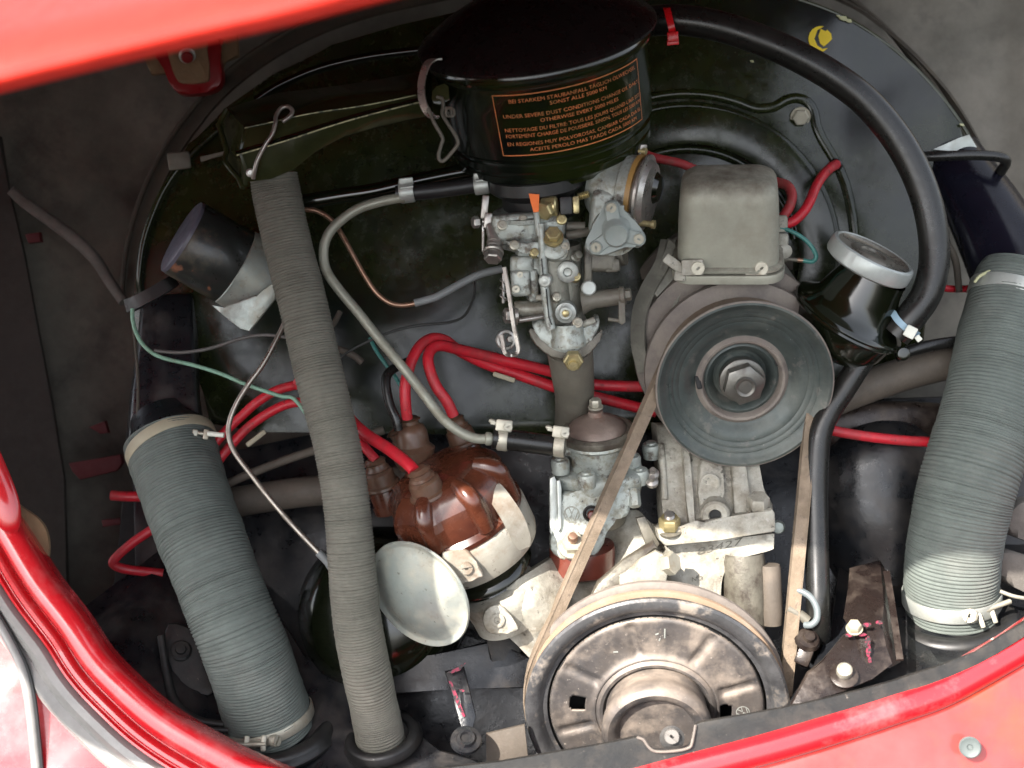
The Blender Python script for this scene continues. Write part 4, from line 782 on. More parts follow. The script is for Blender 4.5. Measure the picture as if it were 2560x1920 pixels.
def tower(r, t, h, R0, lean, lab=None, big=1, pos=None):
    p = pos or dpt(r, t, h); ax = lean
    m = M(); m.lathe(p, ax, [(R0*1.15, -70), (R0*1.05, -10), (R0*.9, 8), (0, 8)], 24); m.out('tower', 'brown', cap)
    m = M(); m.lathe(p, ax, [(R0*1.18, -6), (R0*1.28, -2), (R0*1.24, 4), (R0*1.06, 8), (R0*1.02, 30), (R0*1.0, 36), (R0*.8, 42), (R0*.86, 46), (R0*.72, 52), (R0*.70, 62), (R0*.78, 66), (R0*.62, 70), (R0*.5, 74), (0, 74)], 36); m.out('rubber_boot', 'boot', D)
tower(0, 0, 0, 40, (-.38, -.82, -.42), pos=(1072, 1232, -190))
for t_ in (252, 300, 345):
    q = [dpt(153 - .02*h, t_, h) for h in (18, 50, 80, 104)] + [dpt(132, t_, 122), dpt(100, t_, 138)]
    m = M(); m.tube([(*p, r) for p, r in zip(q, (22, 25, 25, 25, 26, 20))], seg=20, n=4); m.out('moulded_rib', 'brown', cap)
tower(0, 0, 0, 36, (-.28, -.84, -.36), pos=(956, 1212, -40))
tower(0, 0, 0, 34, (-.36, -.86, -.2), pos=(1160, 1108, 30))
m = M(); m.lathe((1034, 1140, -20), (-.12, -.9, -.25), [(40, -30), (48, -14), (52, 0), (56, 18), (44, 30), (42, 60), (36, 76), (24, 84), (24, 92), (29, 96), (20, 102), (0, 102)], 40); m.lathe((1000, 1092, -30), (-.55, -.8, -.2), [(34, -30), (32, -8), (22, 0), (22, 14), (28, 18), (18, 24), (0, 24)], 28); m.out('centre_boot', 'boot', D)
m = M(); m.lathe((1050, 1170, -10), (-.2, -.9, -.3), [(34, -70), (30, 0), (0, 4)], 28); m.out('centre_tower', 'brown', cap)
# bosses on the cap shoulder
m = M()
for x, y, z, sx, sy in ((1212, 1195, -150, 62, 44), (1100, 1262, -196, 60, 34)):
    m.box((x, y, z), (.85, -.5, 0), (.4, .75, .4), sx, sy, 40, 12, 3)
m.out('cap_boss', 'brown', cap)
# metal housing
m = M(); m.lathe(DC, DU, [(150, 0), (163, -6), (168, -14), (168, -88), (163, -104), (140, -112), (112, -120), (100, -130), (98, -150), (0, -150)], 80); m.out('housing', 'houses', D)
m = M(); m.lathe(DC, DU, [(98, -140), (112, -150), (120, -158), (122, -172), (116, -178), (104, -180), (108, -188), (100, -196), (80, -200), (78, -240), (0, -240)], 64); m.out('clamp_ring', 'gloss', D)
# vacuum plate with screw on the front
def on_h(phi, h, r): return dpt(r, 0, 0)  # placeholder
def dfront(x, y, z): return (x, y, z)
m = M(); m.plate([(1104, 1392), (1112, 1380), (1150, 1374), (1172, 1378), (1206, 1432), (1200, 1446), (1158, 1456), (1118, 1450)], -228, 22, 6, smooth=2); m.out('cover_plate', 'houses', D)
m = M(); m.slot((1166, 1420, -230), (.1, .25, -1), 16, 9, 0, 10); m.lathe((1150, 1452, -222), (.1, .25, -1), [(0, 0), (12, 0), (9, 6), (0, 8)], 16); m.out('plate_screw', 'houses', D)
# flat spring clip
m = M(); m.ribbon([(1196, 1236, -140, .8), (1210, 1216, -168, .9), (1230, 1224, -190, 1), (1258, 1258, -196, 1), (1286, 1304, -184, 1.05), (1303, 1350, -160, 1.0), (1306, 1372, -150, .8)], 50, 5, (.85, -.45, .35), 6); m.out('spring_clip', 'houses', D)

ZO = 0
# ================================================================ CARBURETTOR
C = T('carburettor', 'grey cast carburettor with levers and screws in the centre of the bay', 'carburettor', (1420, 880, 10))
CU = (-.09, -.95, -.28)
m = M()
m.lathe((1330, 600, 0), CU, [(84, -4), (88, 0), (88, 22), (80, 28), (76, 60), (92, 66), (92, 76), (0, 76)], 40)
m.box((1290, 566, -62), (1, -.08, 0), (.1, 1, .1), 116, 66, 60, 10, 3); m.box((1252, 574, -60), (1, -.05, 0), (.1, 1, .1), 44, 74, 52, 9, 3)
m.box((1382, 560, -60), (1, -.05, 0), (.1, 1, .1), 62, 62, 60, 12, 3)
m.out('float_chamber_lid', 'zinc', C)
m = M()
m.plate([(1266, 602), (1300, 606), (1330, 612), (1362, 598), (1410, 594), (1424, 606), (1420, 640), (1400, 652), (1370, 646), (1340, 640), (1310, 628), (1280, 622)], -112, 70, 8, smooth=2)
m.plate([(1290, 618), (1350, 636), (1354, 690), (1320, 670), (1296, 644)], -80, 50, 8, smooth=2)
m.lathe((1386, 616, -112), (0, -.3, -1), [(34, -30), (34, 2), (28, 6), (0, 6)], 32)
m.out('chamber_flange', 'zinc', C)
m = M(); m.lathe((1405, 620, -40), (.07, .96, .22), [(0, -10), (46, -10), (50, 6), (46, 40), (44, 90), (46, 130), (44, 176), (50, 190), (56, 205), (0, 205)], 48)
m.lathe((1378, 650, -60), (.09, .96, .22), [(0, -10), (38, -10), (38, 40), (42, 120), (38, 160), (0, 165)], 36)
m.out('barrel', 'zincm', C)
m = M(); m.tube([(1352, 560, -118, 9), (1356, 620, -112, 10), (1360, 700, -100, 11), (1368, 770, -92, 11), (1378, 824, -84, 12)], seg=14, n=4); m.tube([(1340, 520, -116), (1344, 560, -116), (1348, 590, -114)], 8, 12, 3); m.out('casting_rib', 'zinc', C)
m = M(); m.tube([(1354, 646, -124), (1358, 690, -118)], 1.6, 6, 2); m.tube([(1366, 722, -112), (1372, 790, -104), (1380, 812, -100)], 1.6, 6, 2); m.out('oil_line', 'dark', C)
m = M()
m.lathe((1419, 681, -92), (.0, .2, -1), [(27, -30), (27, -4), (21, 0), (12, 0), (9, -6), (0, -8)], 32)
m.lathe((1362, 703, -116), (-.1, .2, -1), [(18, -20), (16, 0), (13, 3), (7, 3), (7, 6), (0, 8)], 28)
m.lathe((1414, 783, -84), (.0, .2, -1), [(28, -30), (26, -2), (19, 0), (15, 4), (9, 4)], 28)
m.out('port_boss', 'silver', C)
m = M(); m.lathe((1414, 783, -88), (0, .2, -1), [(9, 0), (9, 7), (6, 9), (0, 9)], 16); m.out('brass_jet', 'brass', C)
m = M(); m.lathe((1472, 720, -74), (.15, .0, -1), [(0, -14), (19, -14), (19, 0), (16, 3), (0, 3)], 28); m.out('vacuum_cap', 'silver', C)
# left small castings and float side
m = M()
m.box((1305, 660, -60), (1, 0, 0), (.1, 1, .1), 60, 44, 60, 10, 3); m.box((1302, 706, -66), (1, -.05, 0), (.1, 1, .1), 50, 66, 56, 10, 3); m.box((1333, 712, -56), (1, -.05, 0), (.1, 1, .1), 26, 84, 50, 8, 3); m.lathe((1310, 660, -92), (.1, 0, -1), [(0, -20), (18, -20), (18, 0), (10, 3), (0, 3)], 20)
m.out('pump_casting', 'zinc', C)
m = M(); m.slot((1290, 722, -98), (0, .1, -1), 10, 8); m.slot((1300, 686, -96), (0, .1, -1), 8, 6); m.out('casting_screw', 'clamp', C)
for x, y, z, r, mt_ in ((1256, 562, -96, 9, 'clamp'), (1308, 548, -98, 8, 'clamp'), (1404, 548, -98, 9, 'brass'), (1412, 616, -116, 9, 'clamp'), (1286, 612, -116, 8, 'clamp'), (1336, 630, -118, 7, 'brass'), (1440, 690, -82, 8, 'brass'), (1392, 742, -92, 7, 'clamp'), (1444, 806, -84, 9, 'clamp')):
    m = M(); m.slot((x, y, z), (.05, -.2, -1), r, 7, 0, (x * 7) % 180); m.lathe((x, y, z), (.05, -.2, -1), [(r + 5, -24), (r + 4, -1), (r, 1), (0, 1)], 20); m.out('cover_screw', mt_, C)
m = M(); m.tube([(1258 + 8*math.cos(t), 690 + t*3.1, -86 + 8*math.sin(t)) for t in [i*.6 for i in range(34)]], 2.2, 8, 1); m.tube([(1258, 684, -86), (1258, 758, -84)], 3.5, 8, 1); m.out('linkage_spring', 'steel', C)
m = M(); m.lathe((1440, 640, -78), (.5, -.3, -.8), [(0, -20), (14, -20), (15, 0), (11, 3), (10, 16), (6, 18), (0, 18)], 24); m.out('inlet_stub', 'zincm', C)
m = M(); m.box((1470, 806, -50), (1, -.4, 0), (.4, 1, 0), 40, 18, 24, 5); m.out('casting_web', 'zincm', C); m = M(); m.box((1352, 744, -88), (1, 0, 0), (0, 1, 0), 26, 16, 14, 4); m.out('casting_web', 'zincm', C)
# throttle shaft left
m = M(); m.lathe((1350, 772, -40), (-1, .02, -.1), [(22, -10), (21, 60), (19, 64), (0, 64)], 28); m.out('shaft_boss', 'zincm', C)
m = M(); m.hexa((1276, 789, -50), (-1, .05, -.3), 20, 16, up=(0, 1, 0)); m.lathe((1286, 789, -50), (-1, .05, -.2), [(24, -6), (24, 2), (0, 2)], 24); m.tube([(1298, 801, -76), (1330, 796, -72), (1362, 790, -66)], 6.5, 12, 2); m.out('throttle_nut', 'steel', C)
m = M(); m.ribbon([(1261, 668, -120), (1272, 730, -118), (1284, 810, -112), (1292, 850, -108), (1296, 872, -106), (1292, 884, -104), (1276, 888, -102), (1262, 880, -100), (1258, 858, -98), (1254, 838, -96)], 9, 7, (1, 0, -.4), 6); m.out('throttle_rod', 'steel', C)
m = M(); m.lathe((1264, 850, -78), (.3, 0, -1), [(24, -4), (26, 0), (24, 5), (18, 6), (16, 0), (18, -4)], 28); m.lathe((1276, 848, -84), (.3, 0, -1), [(0, -10), (8, -10), (8, 2), (0, 4)], 14); m.out('return_spring', 'steel', C)
# upper left idle lever
m = M(); m.box((1212, 518, -70), (1, .1, 0), (.15, 1, 0), 18, 60, 14, 4); m.box((1220, 552, -74), (1, .1, 0), (.1, 1, 0), 20, 40, 16, 4); m.tube([(1222, 560, -76, 9), (1232, 590, -80, 14), (1236, 610, -84, 17), (1238, 624, -88, 19)], seg=16, n=4); m.box((1208, 586, -50), (1, 0, 0), (.12, 1, 0), 8, 90, 12, 3); m.out('choke_lever', 'steel', C)
m = M(); m.hexa((1196, 555, -66), (-1, .1, -.4), 15, 16, up=(0, 1, 0)); m.tube([(1206, 554, -66), (1230, 552, -66)], 8, 10, 2); m.out('lever_nut', 'steel', C)
m = M(); m.lathe((1233, 630, -96), (-.1, .8, -.6), [(0, -34), (18, -34), (20, -28), (14, -24), (20, -18), (20, -14), (15, -10), (25, -6), (27, 2), (24, 5), (0, 5)], 28); m.hexa((1234, 632, -98), (-.1, .8, -.6), 23, 20, 3); m.out('idle_bolt', 'steel', C)
# fittings at the float lid
m = M(); m.hexa((1368, 522, -112), (-.5, .4, -.8), 24, 22); m.out('brass_union', 'brass', C)
m = M(); m.lathe((1378, 516, -104), (.98, -.05, -.2), [(22, -24), (25, -20), (25, 12), (20, 16), (0, 16)], 28); m.out('fitting', 'brass', C)
m = M(); m.box((1415, 514, -92), (1, -.05, 0), (.03, 1, 0), 30, 44, 40, 3); m.out('solenoid_block', 'black', C)
m = M(); m.box((1440, 512, -90), (1, -.05, 0), (.03, 1, 0), 17, 44, 36, 5); m.out('block_end', 'brass', C)
m = M(); m.lathe((1446, 492, -84), (.95, -.25, -.1), [(9, 0)] + [(10 if i % 2 else 7.5, 2 + i*2.2) for i in range(12)] + [(0, 30)], 16); m.out('threaded_stud', 'brass', C)
m = M(); m.hexa((1383, 590, -124), (0, -.5, -.85), 20, 20); m.lathe((1383, 592, -122), (0, -.5, -.85), [(26, -8), (26, 0), (0, 0)], 24); m.out('banjo_bolt', 'brass', C)
m = M(); m.tube([(1416, 588, -70), (1450, 584, -70), (1480, 576, -60)], 11, 14, 3); m.tube([(1416, 566, -60), (1462, 566, -60)], 12, 14, 2); m.out('linkage_pipe', 'manif', C)
# choke body
m = M(); CX = (.95, .16, -.28)
m.lathe((1520, 470, -20), CX, [(0, -40), (62, -40), (74, -28), (80, -10), (82, 40), (90, 44), (92, 70), (0, 70)], 64, up=(0, 1, 0))
m.lathe((1538, 585, -110), (.05, .28, -1), [(60, -60), (60, -10), (0, -10)], 40); m.box((1520, 530, -60), (1, .1, 0), (-.1, 1, 0), 90, 110, 80, 16, 3); m.box((1546, 400, -20), (1, -.05, 0), (0, 1, 0), 50, 24, 50, 6)
m.out('choke_body', 'zinc', C)
m = M(); m.lathe((1520, 470, -20), CX, [(0, 70), (95, 70), (95, 82), (0, 82)], 64, up=(0, 1, 0)); m.out('amber_gasket', 'amber', C)
m = M(); m.lathe((1520, 470, -20), CX, [(0, 82), (84, 82), (86, 90), (98, 92), (98, 98), (86, 100), (78, 112), (40, 116), (0, 116)], 64, up=(0, 1, 0)); m.box((1606, 378, -56), (.4, .1, -.5), (0, 1, 0), 10, 34, 22, 3); m.out('choke_retainer', 'steel', C)
m = M(); m.lathe((1608, 378, -60), (.9, .1, -.4), [(9, -10), (9, 8), (0, 9)], 14); m.lathe((1622, 560, -80), (.95, .1, -.3), [(0, -30), (8, -30), (8, 8), (11, 8), (11, 16), (0, 17)], 16); m.out('retainer_screw', 'brass', C)
m = M(); m.lathe((1636, 470, -40), CX, [(0, -10), (40, -10), (42, 0), (30, 16), (0, 20)], 32); m.out('choke_element', 'gloss', C)
# triangular cover
tri = [(1508, 517), (1516, 504), (1534, 499), (1550, 508), (1560, 524), (1604, 572), (1614, 590), (1611, 608), (1596, 617), (1580, 612), (1520, 634), (1500, 637), (1480, 634), (1465, 618), (1466, 600), (1474, 582)]
m = M(); m.plate(tri, -152, 34, 6, smooth=3); m.out('choke_pull_off', 'ash', C)
m = M(); m.plate([(x*.97 + 1538*.03, y*.97 + 575*.03) for x, y in tri], -118, 24, 2, smooth=3); m.out('cover_gasket', 'zincd', C)
m = M(); m.lathe((1540, 583, -150), (.04, .25, -1), [(42, -8), (36, 2), (33, 6), (31, 22), (26, 27), (22, 25), (0, 25)], 40)
for (x, y) in ((1528, 519), (1597, 597), (1490, 618)):
    dx, dy = x - 1540, y - 583; L = math.hypot(dx, dy)
    m.box((1540 + dx*.62, 583 + dy*.62, -155), (dx, dy, 0), (-dy, dx, 0), 62, 34, 14, 4)
    m.lathe((x, y, -152), (.04, .25, -1), [(17, -6), (17, 8), (15, 10), (0, 10)], 24)
m.out('cover_boss', 'ash', C)
for (x, y, a) in ((1528, 519, 60), (1597, 597, -20), (1490, 618, 95)):
    m = M(); m.slot((x, y, -163), (.04, .25, -1), 13, 6, 0, a); m.out('slotted_screw', 'clamp', C)
# right lower casting & throttle shaft right
m = M(); m.box((1500, 650, -30), (1, 0, 0), (.05, 1, 0), 80, 60, 60, 12, 3); m.box((1530, 664, -34), (1, -.1, 0), (.1, 1, 0), 40, 34, 50, 8); m.box((1470, 672, -40), (1, 0, 0), (.08, 1, .1), 22, 120, 40, 8); m.lathe((1530, 644, -10), (.9, -.2, -.3), [(0, -10), (26, -10), (26, 34), (0, 34)], 24); m.out('diaphragm_body', 'zincd', C)
m = M(); m.lathe((1466, 752, -40), (.98, -.13, -.1), [(34, -10), (26, 6), (22, 20), (21, 84), (24, 86), (24, 96), (18, 98), (0, 98)], 32); m.hexa((1556, 738, -50), (.98, -.13, -.15), 16, 22, up=(0, 1, 0)); m.out('throttle_shaft', 'manif', C)
m = M(); m.plate([(1543, 736), (1556, 732), (1562, 744), (1564, 805), (1556, 812), (1546, 806), (1547, 764)], -70, 8, 2); m.tube([(1520, 798, -64), (1550, 802, -64)], 5, 10, 1); m.out('throttle_lever', 'manif', C)
# base flange
m = M(); m.plate([(1330, 812), (1362, 800), (1400, 830), (1450, 830), (1490, 796), (1500, 806), (1492, 832), (1462, 868), (1430, 882), (1392, 880), (1350, 850)], -52, 46, 8, smooth=2, dvec=(.0, -.3, 1)); m.lathe((1420, 850, -40), (.06, .95, .26), [(40, -46), (42, -10), (46, -2), (46, 12), (38, 14), (0, 14)], 36); m.out('base_flange', 'zinc', C)
m = M(); m.plate([(1322, 826), (1340, 824), (1388, 872), (1440, 880), (1484, 850), (1502, 822), (1506, 836), (1488, 870), (1458, 894), (1420, 900), (1380, 892), (1340, 862)], -48, 46, 6, smooth=2); m.out('manifold_flange', 'zincd', C)
m = M(); m.hexa((1433, 896, -80), (0, .45, -.9), 25, 24); m.lathe((1433, 902, -78), (0, .45, -.9), [(0, 24), (13, 24), (12, 32), (0, 33)], 16); m.out('flange_nut', 'brass', C)

m = M(); m.tube([(1424, 870, 10, 58), (1431, 930, 60, 54), (1436, 990, 130, 49), (1432, 1060, 190, 46), (1426, 1150, 220, 46)], seg=36, n=5); m.out('intake_manifold', 'manif', label='plain grey-brown vertical manifold pipe below the carburettor', cat='pipe')

# ================================================================ FUEL PUMP
ZO = 110
P = T('fuel_pump', 'grey cast fuel pump with a rusty domed lid and bolt', 'fuel pump', (1460, 1460, 60))
PU = (-.06, -.90, -.42); PC = (1492, 1076, -20)
m = M(); m.lathe(PC, PU, [(92, -16), (96, -8), (94, 2), (86, 8), (78, 6), (74, 2), (0, 2)], 64); m.out('rim', 'zincd', P)
m = M(); m.lathe(PC, PU, [(76, 2), (70, 14), (54, 26), (34, 36), (20, 42), (18, 54), (0, 54)], 56); m.out('domed_lid', 'rust', P)
m = M(); m.hexa((1489, 1016, -40), PU, 15, 18, 2); m.lathe((1489, 1018, -40), PU, [(19, -2), (19, 3), (0, 3)], 20); m.out('lid_bolt', 'clamp', P)
m = M(); m.lathe(PC, PU, [(92, -14), (94, -22), (84, -30), (80, -60), (80, -96), (0, -96)], 64); m.lathe((1404, 1122, -30), (-1, -.05, -.1), [(0, -40), (20, -40), (18, 6), (0, 6)], 20); m.out('upper_housing', 'zinc', P)
def lob(t, h): return 1 + 0.16 * max(0, math.cos(math.radians((t - 90) * 3)))**1.5 + .05*math.sin(math.radians(t*6))
m = M(); m.lathe((1497, 1182, 20), PU, [(90, -48), (98, -40), (104, -14), (106, 0), (104, 16), (98, 22), (80, 26), (0, 26)], 96, flute=lob); m.out('diaphragm_flange', 'zinc', P)
for x, y, z in ((1400, 1150, -50), (1466, 1186, -96), (1598, 1176, -40), (1628, 1112, 20), (1578, 1140, -30)):
    m = M(); m.lathe((x, y, z), PU, [(0, -34), (22, -34), (24, -6), (21, 2), (13, 4), (12, 8), (0, 8)], 24); m.out('flange_screw_boss', 'zinc', P)
m = M(); m.lathe((1500, 1240, 10), PU, [(60, -70), (70, -40), (78, 0), (70, 40), (0, 40)], 48); m.out('neck', 'zincd', P)
m = M(); m.plate([(1402, 1236), (1440, 1228), (1570, 1206), (1574, 1240), (1577, 1272), (1566, 1292), (1540, 1298), (1520, 1310), (1510, 1360), (1480, 1398), (1440, 1408), (1400, 1396), (1376, 1374), (1378, 1330), (1398, 1300)], -75, 60, 10, smooth=2); m.out('lower_housing', 'zinc', P)
m = M(); m.plate([(1374, 1196), (1386, 1190), (1394, 1206), (1396, 1340), (1384, 1350), (1374, 1330)], -72, 60, 4); m.plate([(1392, 1202), (1400, 1200), (1404, 1220), (1404, 1320), (1396, 1330)], -86, 40, 3); m.out('side_plate', 'silver', P)
m = M(); m.lathe((1478, 1284, -80), (0, .2, -1), [(20, -6), (21, 2), (17, 5), (14, 2), (13, -4), (0, -4)], 28); m.out('plug_ring', 'black', P)
m = M(); m.lathe((1480, 1288, -80), (0, .2, -1), [(0, 0), (12, 0), (9, 6), (0, 7)], 20); m.out('plug', 'gasket', P)
def emblem(m, cx, cy, z, r, w=1.5, sy=1.0, ang=0):
    ca, sa = math.cos(math.radians(ang)), math.sin(math.radians(ang))
    pt = lambda x, y: (cx + r*(x*ca - y*sa), cy + r*sy*(x*sa + y*ca), z)
    m.tube([pt(math.cos(t), math.sin(t)) for t in [i*2*math.pi/28 for i in range(29)]], w, 6, 1)
    for L in (((-.38, -.9), (0, -.08), (.38, -.9)), ((-.88, -.42), (-.38, .88), (0, .08), (.38, .88), (.88, -.42))):
        m.tube([pt(*q) for q in L], w, 6, 1)
m = M(); emblem(m, 1429, 1286, -76, 19, 1.5); m.out('embossed_emblem', 'zincm', P)
m = M(); m.hexa((1432, 1362, -84), (0, -.45, -.9), 29, 26); m.lathe((1432, 1362, -84), (0, -.45, -.9), [(38, -6), (38, 1), (0, 1)], 28); m.out('stud_nut', 'clamp', P)
m = M(); m.lathe((1432, 1362, -84), (0, -.45, -.9), [(12, 26), (13, 40), (10, 50), (0, 52)], 20); m.out('stud', 'copper', P)
m = M(); m.lathe((1455, 1372, -6), (.02, .92, .38), [(0, -10), (80, -10), (82, 0), (82, 50), (76, 56), (0, 56)], 48); m.out('insulator_block', 'gasket', P)
m = M(); m.hexa((1583, 1225, -60), (.1, .9, -.3), 16, 44); m.out('return_bolt', 'zinc', P)

ZO = 0
# ================================================================ GENERATOR + PULLEY
GA = (.17, .37, -.91); GC = (1862, 965, 0)
ZO = 110
g = T('generator', 'grey generator body with a strap behind the upper pulley', 'generator', (1800, 1060, 250))
m = M(); m.lathe((1812, 830, 150), GA, [(0, -170), (205, -170), (214, -150), (216, 10), (205, 40), (190, 52), (170, 58), (0, 58)], 80); m.out('body', 'gstrap', g)
m = M(); m.lathe((1812, 830, 150), GA, [(214, -190), (232, -180), (236, -130), (222, -120), (214, -120)], 72); m.out('rear_band', 'heat', g)
m = M(); m.lathe((1822, 862, 110), GA, [(150, -30), (192, -10), (200, 10), (196, 30), (180, 36), (120, 36), (0, 34)], 72); m.out('end_shield', 'gstrap', g)
m = M(); m.plate([(1670, 595), (1690, 610), (1692, 690), (1668, 715), (1642, 744), (1627, 722), (1634, 704), (1650, 690), (1658, 640)], -40, 16, 4); m.out('strap_end', 'gstrap', g)
m = M(); m.ribbon([(1672, 600, -20), (1656, 660, -34), (1622, 720, -30), (1600, 780, -10), (1596, 860, 10), (1612, 930, 20)], 44, 7, (.75, .3, -.6), 6); m.out('body_strap', 'gstrap', g)
m = M(); m.lathe((1800, 745, 20), (.05, .5, -.9), [(0, -30), (95, -30), (100, -10), (90, 0), (0, 0)], 40, sq=.5); m.out('brush_window', 'armature', g)
m = M(); m.tube([(1713, 690, -28), (1710, 715, -30), (1702, 745, -26), (1690, 775, -18)], 6, 10); m.out('red_lead', 'darkred', g)
m = M(); m.ribbon([(1704, 690, -32), (1702, 720, -36), (1690, 755, -30), (1680, 790, -20)], 10, 4, (1, 0, -.4), 4); m.out('lead_clip', 'gstrap', g)
m = M(); m.plate([(1930, 690), (1946, 694), (1954, 702), (1946, 714), (1950, 732), (1934, 724), (1918, 716)], -10, 12, 3); m.tube([(1938, 670, -30), (1936, 690, -30), (1916, 712, -20), (1900, 722, -10)], 8, 10); m.out('ear_bracket', 'gstrap', g)

ZO = 0
gp = T('generator_pulley', 'dull green-grey upper pulley with a big hex nut in its dished centre', 'pulley', (1862, 1170, 0), 'belt pulleys')
m = M(); m.lathe(GC, GA, [(205, -22), (221, -10), (223, -2), (221, 3), (214, 4), (208, 0), (203, -5), (196, -9), (190, -11), (189, -12.6), (186, -13), (178, -15.5), (177, -16.8), (174, -17), (164, -20), (163, -21.2), (160, -21.2), (150, -24), (138, -29), (126, -40), (118, -44), (113, -44)], 112); m.out('front_disc', 'gpulley', gp)
m = M(); m.lathe(GC, GA, [(222, -4), (223.8, -2), (223.6, 1), (221, 3.6), (219.5, 3.8)], 112); m.out('worn_rim', 'gdust', gp)
m = M(); m.lathe(GC, GA, [(118, -44), (113, -38), (108, -34), (102, -36), (97, -44), (95, -56)], 80); m.out('clamp_ring', 'gdust', gp)
m = M(); m.lathe(GC, GA, [(96, -54), (88, -50), (82, -54), (74, -66), (68, -78), (60, -80), (54, -74), (52, -56), (50, -50), (0, -50)], 72); m.out('dished_washer', 'gpulley', gp)
m = M(); m.lathe(GC, GA, [(205, -22), (150, -60), (140, -64), (140, -70), (150, -74), (206, -96), (228, -104), (238, -110), (240, -122), (236, -132), (222, -138), (150, -144), (0, -144)], 112); m.out('rear_flange', 'gdust', gp)
m = M(); m.lathe((1826, 880, 150), GA, [(150, -30), (236, -24), (240, -10), (238, 4), (226, 10), (180, 12), (0, 12)], 96); m.out('fan_cover', 'gdust', gp)
m = M(); m.lathe(GC, GA, [(58, -52), (58, -34), (52, -30), (44, -30)], 48); m.hexa(GC, GA, 53, 34, -30, up=(.95, -.3, 0)); m.out('hex_nut', 'nut', gp)
m = M(); m.lathe(GC, GA, [(26, 2), (27, 8), (24, 13), (20, 12), (17, 9), (0, 9)], 40); m.out('shaft_end', 'nut', gp)
for (x, y) in ((1746, 956), (1942, 898)):
    m = M(); m.box((x, y, 36), (.25, 1, 0), (1, -.25, 0), 34, 13, 12, 3); m.out('ring_slot', 'dark', gp)
m = M(); m.plate([(2012, 822), (2018, 820), (2036, 842), (2058, 852), (2048, 862), (2036, 852)], -8, 10, 2); m.out('rim_notch', 'gdust', gp)

# ================================================================ VOLTAGE REGULATOR
v = T('voltage_regulator', 'pale grey rounded voltage regulator box with a dusty brown top', 'regulator', (1815, 660, 60))
m = M()
VC = (1820, 632, 30); VU = (.005, -.90, -.43)
o_, s_, u_, v_, w_ = frame(VC, VU)
def rrect(hw, hd, rd, h, n=7):
    out = []
    for cx, cy, a0 in ((hw-rd, hd-rd, 0), (-hw+rd, hd-rd, 90), (-hw+rd, -hd+rd, 180), (hw-rd, -hd+rd, 270)):
        for i in range(n+1):
            t = math.radians(a0 + 90*i/n); out.append(o_ + s_*(u_*(cx + rd*math.cos(t)) + v_*(cy + rd*math.sin(t)) + w_*h))
    return out
m.loft([rrect(124, 96, 44, -2), rrect(123, 95, 44, 40), rrect(121, 93, 44, 110), rrect(118, 90, 42, 165), rrect(115, 87, 41, 184), rrect(108, 80, 38, 198), rrect(96, 68, 32, 207), rrect(80, 52, 26, 212), rrect(50, 26, 16, 214)])
m.out('cover', 'reg', v, ang=60)
m = M(); m.loft([rrect(126, 98, 46, -8), rrect(134, 105, 50, -6), rrect(135, 106, 50, 0), rrect(128, 100, 47, 5), rrect(124, 96, 44, 6)]); m.out('skirt', 'reg', v)
m = M(); m.loft([rrect(136, 107, 50, -12), rrect(138, 109, 51, -16), rrect(136, 108, 50, -34), rrect(130, 104, 48, -34)]); m.out('base_rim', 'reg', v)
m = M()
m.text("BOSCH", 34, lambda fx, yy: o_ + s_*(u_*(62 - 122*fx) + v_*(-30 + yy*.9 - 0) + w_*(183.2 - .0)) if 0 else o_ + s_*(u_*(-50 + 100*fx) + v_*(-44 - yy*-.8) + w_*214.6))
m.out('embossed_name', 'reg', v)
for x, y in ((1731, 668), (1890, 668)):
    m = M(); m.box((x, y, -52), (1, -.03, 0), (0, 1, .1), 54, 40, 26, 4); foot = m.out('mounting_foot', 'alu', v)
    m = M(); m.slot((x + 14, y + 2, -68), (0, .15, -1), 17, 9, 0, 45); m.out('foot_screw', 'clamp', foot)
m = M(); m.box((1952, 560, 60), (1, 0, 0), (0, 1, 0), 34, 44, 40, 8); m.box((1956, 600, 50), (1, 0, 0), (0, 1, 0), 30, 34, 40, 8); m.lathe((1962, 628, 40), (.3, .2, -1), [(0, -10), (18, -10), (18, 4), (10, 8), (0, 8)], 16); m.out('terminal_block', 'alu', v)
m = M(); m.box((1686, 660, -30), (.8, .6, 0), (-.6, .8, 0), 60, 26, 18, 5); m.box((1700, 690, -30), (1, .1, 0), (0, 1, 0), 30, 26, 18, 5); m.out('side_bracket', 'alu', v)

# ================================================================ GENERATOR STAND
ZO = 55
zs = lambda y: 90 - (y - 1060) * .42
def zp(pts, dz=0): return [(x, y, zs(y) + dz) for x, y in pts]
gs = T('generator_stand', 'stained aluminium pedestal under the generator with a nut, a bolt and a hole', 'pedestal', (1800, 1390, 60))
m = M(); m.plate(zp([(1640, 1060), (1880, 1060), (1886, 1160), (1908, 1215), (1934, 1262), (1936, 1300), (1660, 1330), (1656, 1270), (1648, 1160)]), 0, 130, 12); m.out('column', 'alu', gs)
for pts, sm in (([(1704, 1100), (1724, 1100), (1734, 1250), (1740, 1310), (1722, 1312), (1716, 1250)], 0), ([(1748, 1170), (1762, 1150), (1800, 1146), (1808, 1180), (1806, 1280), (1752, 1290)], 2), ([(1828, 1150), (1866, 1150), (1874, 1240), (1880, 1290), (1836, 1290)], 0)):
    m = M(); m.plate(zp(pts, -22), 0, 36, 8, smooth=sm); m.out('casting_rib', 'alu', gs)
m = M(); m.tube([(1652, 1110, zs(1110)), (1658, 1180, zs(1180)), (1662, 1250, zs(1250))], 9, 10, 3); m.out('casting_rib', 'alu', gs)
m = M(); m.lathe((1776, 1208, 4), (0, .2, -1), [(24, -4), (24, 2), (20, 4), (16, 2), (0, 1)], 32); m.out('casting_mark', 'alu', gs)
